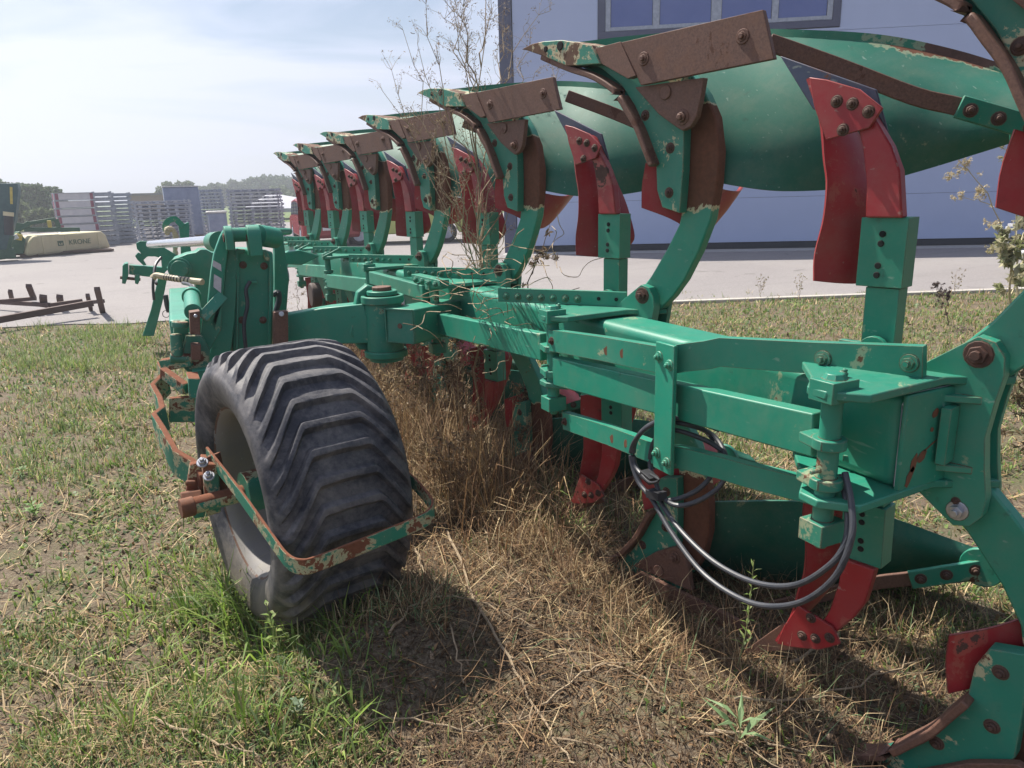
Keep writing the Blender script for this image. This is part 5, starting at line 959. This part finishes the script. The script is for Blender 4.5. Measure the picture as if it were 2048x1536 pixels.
# tangle of fine tan stems lying over the beam
o = empty('bindweed_tangle', tuple(A(1000, 600, Y=2.7)), 'tangle of fine tan dead stems draped over the beam beside the tall weed', 'weed'); mb = MB()
for _ in range(46):
    x, y = rnd.uniform(880, 1120), rnd.uniform(500, 700); a = rnd.uniform(0, 6.28); q = []
    for k in range(6): q.append(A(x, y, Y=2.72+rnd.uniform(-.25, .2))); a += rnd.gauss(0, .6); x += math.cos(a)*rnd.uniform(12, 30); y += math.sin(a)*rnd.uniform(8, 22)-2
    mb.tube(crom(q, 3), .0016, 4)
mb.build('stems', 'drystem', o, bevel=0)
# weeds at the right edge
GC = [(.25, .24, .10), (.34, .30, .15), (.18, .20, .07)]
weed('pale dried thistle like weed with seed tufts at the right edge', (2046, 690), [(0, 2030, 215), (.75, 2045, 260), (.6, 2012, 300), (.85, 2025, 235), (.5, 2060, 400), (.35, 1985, 500)], 'paleweed', .012, [(.5, .44, .3), (.42, .38, .2), (.3, .3, .14)], .018, 5, Z=0.02, sub=3, sublen=.10)
weed('leaning pale weed stalk with small tufts in front of the hall base', (2044, 640), [(0, 1895, 290), (.9, 1880, 300), (.8, 1925, 330), (.7, 1960, 385), (.6, 1915, 400), (.85, 1898, 360), (.5, 1975, 450)], 'paleweed', .009, [(.55, .46, .30), (.42, .36, .22)], .017, 5, Z=.02, sub=2, sublen=.08, spread=.010)
weed('coarse curled dry weed stem beside the white trailer', (2046, 720), [(0, 2033, 470), (.7, 1998, 500), (.8, 2048, 440), (.5, 2060, 520), (.6, 2005, 470)], 'paleweed', .016, [(.4, .4, .26), (.3, .33, .16), (.5, .46, .3)], .05, 3, Z=.02, sub=2, sublen=.12, flat=.9)
weed('dark seeded dock plant standing alone on the lawn', (1895, 650), [(0, 1880, 565), (.5, 1865, 580), (.6, 1893, 582), (.7, 1872, 572)], 'darkstem', .006, [(.05, .035, .03), (.09, .06, .05)], .018, 4, Z=0.0, sub=2, sublen=.06)
for lb, x, y, h_ in (('pair of thin dry stalks on the lawn left of the first leg', 1522, 600, 50), ('clump of thin dry stalks on the lawn near the kerb centre', 1600, 600, 55), ('wispy stalks on the lawn right of the nearest skimmer', 1915, 598, 60)):
    weed(lb, (x, y), [(0, x, y-h_), (.3, x-10, y-h_*.8), (.3, x+12, y-h_*.9), (.2, x+5, y-h_*.7)], 'drystem', .003, DRYC+GC, .012, 3, Z=0, sub=1, sublen=.05, name='dry_stalk')
weed('brown shrivelled broadleaf weed at the right edge behind the last bracket', (2038, 1010), [(0, 2040, 700), (.6, 2015, 800), (.7, 2050, 790), (.5, 2010, 870), (.4, 2056, 900), (.8, 2020, 740)], 'darkstem', .007, [(.16, .12, .08), (.14, .15, .07), (.26, .2, .12)], .020, 3, Z=.1, sub=2, sublen=.08, flat=.6)
# green seedlings in the foreground
def leafy(label, px, tip, mat='ygreen', cols=BRIGHT, ls=.03, n=9, Z=.1, r=.0025, cat='plant', name='leafy_weed', broad=.28):
    r_ = gz(A(px[0], px[1], Z=Z)); t_ = A(tip[0], tip[1], Y=r_.y-.02); o = empty(name, tuple(r_), label, cat); mb = MB(); q = crom([r_, r_.lerp(t_, .4)+Vector((.012, 0, 0)), t_], 5); mb.tube(q, [r*(1-.6*i/(len(q)-1)) for i in range(len(q))], 6); mb.build('stem', mat, o, bevel=0)
    lm = MB()
    for k in range(n):
        f = .25+.75*k/n; i = f*(len(q)-1); p = q[int(i)].lerp(q[min(len(q)-1, int(i)+1)], i-int(i)); a = k*2.4+rnd.uniform(-.4, .4); d = Vector((math.cos(a), math.sin(a), rnd.uniform(.1, .9))).normalized(); l = ls*rnd.uniform(.7, 1.25)*(1.15-f*.5); sd_ = d.cross(UZ).normalized()*l*broad
        m_ = p+d*l*.5+UZ*l*.08; e = p+d*l-UZ*l*.12; lm.add([p, m_-sd_*.5-d*l*.15, m_+UZ*-.001, m_+sd_*.5-d*l*.15, e, p.lerp(m_, .5)], [(0, 1, 2), (0, 2, 3), (1, 4, 2), (2, 4, 3)])
    me = lm.mesh('leaves', [], WO[o.name]); me.materials.append(M['grass_mat']); at = me.color_attributes.new('tint', 'FLOAT_COLOR', 'POINT'); c4 = np.ones((len(me.vertices), 4)); c4[:, :3] = mixcol(cols, len(me.vertices), .15); at.data.foreach_set('color', c4.ravel()); link('leaves', me, o, WO[o.name]); return o
leafy('bright feathery green seedling standing below the hanging hose loop', (1475, 1345), (1508, 1120), ls=.040, n=26, broad=.22)
leafy('large bladed pale green grass seedling at the bottom edge right of centre', (1470, 1530), (1474, 1430), cols=[(.2, .32, .14), (.26, .38, .18)], ls=.13, n=7, Z=.09, broad=.14)
leafy('small round leaved green seedling on the litter below the hose', (1415, 1405), (1412, 1375), ls=.022, n=9, broad=.8)
leafy('grey green goosefoot seedling in the grass below the tyre', (592, 1460), (596, 1400), cols=[(.25, .32, .22), (.18, .26, .16)], ls=.035, n=10, Z=0, broad=.75)
leafy('jagged leaved bright sow thistle in front of the tyre', (548, 1330), (532, 1205), cols=BRIGHT, ls=.06, n=12, Z=0, r=.004, broad=.35)
leafy('broad rosette of green leaves at the left edge of the ground', (62, 1030), (64, 1008), cols=[(.13, .25, .06), (.2, .32, .1)], ls=.08, n=12, Z=0, broad=.35)
leafy('green thistle rosette left of the wheel arm', (40, 948), (40, 935), cols=[(.15, .25, .08)], ls=.07, n=12, Z=0, broad=.3)
leafy('slim green seedling standing beside the hub bracket', (318, 850), (314, 800), ls=.05, n=6, Z=0)
leafy('dark green low weed under the mouldboard at centre', (1160, 1085), (1150, 1040), cols=BRIGHT, ls=.09, n=12, Z=.1, broad=.12)
# long fallen stalks on the litter
def stalk(label, pts, r=.003, mat='drystem', lift=.012, Z=.05):
    q = []
    for x, y in pts: p = A(x, y, Z=Z); q.append(gz(p, lift))
    o_ = Vector(q[0]); mb = MB(); r *= 1.5; q = crom(q, 6); q = [p+Vector((rnd.gauss(0, .005), rnd.gauss(0, .005), abs(rnd.gauss(0, .006)))) for p in q]; mb.tube(q, [r*(1-.6*i/len(q)) for i in range(len(q))], 6)
    for i in range(3, len(q)-2, 4):
        d = (q[i+1]-q[i]).normalized(); sd_ = d.cross(UZ)*rnd.choice((-1, 1)); l_ = rnd.uniform(.6, 2.4); mb.tube([q[i], q[i]+d*.03*l_+sd_*.02*l_+UZ*.012, q[i]+d*.06*l_+sd_*.045*l_+UZ*.012, q[i]+d*.10*l_+sd_*.055*l_+UZ*.004], [r*.5, r*.4, r*.3, r*.15], 5)
    return tag(mb.build('fallen_stalk', mat, org=o_, bevel=0), label, 'stalk')
stalk('long pale dead stalk lying from the scraper bar toward the bottom edge', [(830, 1080), (860, 1190), (905, 1310), (925, 1370)], .0035)
stalk('longest pale dead stalk running diagonally to the bottom centre', [(895, 1060), (955, 1230), (1030, 1330), (1100, 1430), (1150, 1500)], .004, Z=.07)
stalk('thin tan stalk crossing the litter below the hose', [(1140, 1090), (1215, 1110), (1262, 1180), (1265, 1345)], .0028, Z=.1)
stalk('yellow orange dry stalk leaning by the lowest red skimmer tip', [(1585, 1345), (1650, 1300), (1680, 1275)], .0035, 'drystem', .03, Z=.12)
stalk('grey stalk lying across the bottom right litter', [(1460, 1440), (1600, 1430), (1760, 1370), (1850, 1330)], .0025, Z=.12, lift=.03)
stalk('pale branching stalk lying from the shaded bank down to the middle of the litter', [(900, 985), (960, 1060), (985, 1130), (1060, 1210)], .0035, Z=.08)
stalk('forked dead stalk lying between the tyre shadow and the bank', [(780, 1330), (850, 1270), (960, 1240), (1060, 1270)], .003, Z=.06)
stalk('crooked brown stalk lying right of the tyre shadow', [(1080, 1380), (1180, 1340), (1260, 1360), (1340, 1440)], .003, Z=.08)
stalk('long thin stalk lying across the lower middle of the litter', [(660, 1460), (800, 1430), (950, 1440), (1130, 1400)], .0025, Z=.05)
stalk('bent tan stalk lying left of the big tyre', [(40, 1110), (90, 1060), (130, 1010), (140, 930)], .002, Z=0)
stalk('thin stalk lying across the bottom left grass', [(20, 1320), (200, 1365), (420, 1340), (560, 1290)], .0025, Z=0)
stalk('pair joined dead stalk at the bottom left corner', [(300, 1450), (430, 1500), (520, 1532)], .003, Z=0)
stalk('woody twig on the earth bank behind the tyre', [(860, 900), (950, 960), (1040, 985)], .003, Z=.08)
stalk('tan stalk reaching out of the litter at the bottom right corner', [(1400, 1480), (1480, 1500), (1600, 1530)], .003, Z=.12)
# thicket of dead weeds under the frame, too tangled to count
def thicket(name, n, pick, hr, wr, cols, label, lean=(.1, 1.0), curl=(-.2, 1.2)):
    P = [pick() for _ in range(n)]; x = np.array([p[0] for p in P]); y = np.array([p[1] for p in P]); k = np.array([p[2] for p in P])
    return blade_object(name, x, y, nrs.uniform(*hr, n)*k, nrs.uniform(*wr, n), nrs.uniform(0, 6.28, n), nrs.uniform(*lean, n), nrs.uniform(*curl, n), mixcol(cols, n), M['straw_mat'], label)
def pk():
    y = rnd.uniform(2.3, 8.5)**1.0; return (rnd.gauss(1.36, .19), y, rnd.uniform(.5, 1.0)*(1.3 if 2.7 < y < 4.6 else .9))
thicket('dead_weed_thicket', 9500, pk, (.10, .46), (.0018, .0052), BRN+TAN+[(.22, .13, .07), (.30, .18, .09)], 'thicket of dead brown and tan weed stems standing under the whole length of the plough beam')
def pk5():
    y = rnd.choice((rnd.uniform(2.7, 3.4), rnd.uniform(3.3, 4.6), rnd.uniform(4.6, 6.5))); return (rnd.gauss(1.22, .13), y, rnd.uniform(.55, 1.0))
thicket('tall_dead_weeds', 1500, pk5, (.35, .80), (.002, .005), [(.14, .085, .045), (.22, .13, .07), (.30, .19, .10), (.38, .27, .14)], 'tall dark brown dead weeds rising from the bank up to the plough beam behind the tyre', (.02, .55), (-.1, .8))
def pk6(): return (rnd.gauss(1.30, .10), rnd.uniform(1.55, 2.7), rnd.uniform(.5, 1))
thicket('dead_weeds_at_share', 1500, pk6, (.08, .26), (.0015, .004), BRN+TAN[:2], 'dead weeds heaped over the buried share of the second lower body', (.1, 1.0), (-.2, .9))
def pk2(): return (rnd.gauss(1.0, .22), rnd.uniform(1.5, 4.2), rnd.uniform(.4, 1))
thicket('trampled_dead_weeds', 2600, pk2, (.08, .30), (.0015, .004), BRN+BRN+TAN[:2], 'trampled dead weeds between the big tyre and the lower plough bodies', (.6, 1.02), (-.3, .4))
def pk3(): return (rnd.uniform(1.1, 2.5), rnd.uniform(.9, 2.6), rnd.uniform(.5, 1))
thicket('long_dead_grass', 2600, pk3, (.08, .32), (.0011, .0028), BRN+BRN+TAN+GRY[:2], 'long thin dead grass lying and standing around the nearest lower bodies', (.3, 1.0), (-.2, .9))
def pk4():
    p = A(rnd.uniform(560, 900), rnd.uniform(1180, 1290), Z=.09); return (p.x, p.y, rnd.uniform(.4, 1))
thicket('weeds_behind_tyre', 1500, pk4, (.05, .20), (.0015, .004), BRN+TAN[:2]+GRY, 'dusty dead weeds and stems leaning against the foot of the big tyre', (.1, .9), (-.2, .8))
# fine dry stems standing among the lower bodies
TN = TAN+[(.5, .42, .26)]
cs = []
for _ in range(60): p = A(rnd.uniform(1450, 1900), rnd.uniform(1230, 1500), Z=.11); cs.append((p.x, p.y, rnd.uniform(.5, 1.2)))
for _ in range(60): p = A(rnd.uniform(900, 1500), rnd.uniform(1000, 1300), Z=.11); cs.append((p.x, p.y, rnd.uniform(.4, 1.0)))
for _ in range(50): p = A(rnd.uniform(760, 1150), rnd.uniform(800, 1000), Z=.11); cs.append((p.x, p.y, rnd.uniform(.6, 1.6)))
for _ in range(70): p = Vector((rnd.uniform(1.2, 2.4), rnd.uniform(3.5, 8.5), 0)); cs.append((p.x, p.y, rnd.uniform(.8, 2.2)))
tufts('standing_dead_grass', cs, 11, (.06, .20), (.0013, .0026), TN+BRN[:2], 'thin dead grass stems standing among the lower plough bodies', .07, (.05, .8))

# ------------------------------------------------------------------ haze volume added to imitate the lens flare veil
hm = bpy.data.materials.new('lens_veil_haze'); hm.use_nodes = True; nt = hm.node_tree; nt.nodes.remove(nt.nodes['Principled BSDF'])
pv_ = nt.nodes.new('ShaderNodeVolumePrincipled'); pv_.inputs['Color'].default_value = (.86, .91, 1, 1); pv_.inputs['Density'].default_value = .0032; pv_.inputs['Anisotropy'].default_value = .5
nt.links.new(pv_.outputs[0], nt.nodes['Material Output'].inputs['Volume'])
mb = MB(); mb.box((0, 0, 14), (1100, 1100, 16)); hz2 = mb.mesh('haze', []); hz2.materials.append(hm); tag(link('haze', hz2), kind='stuff')
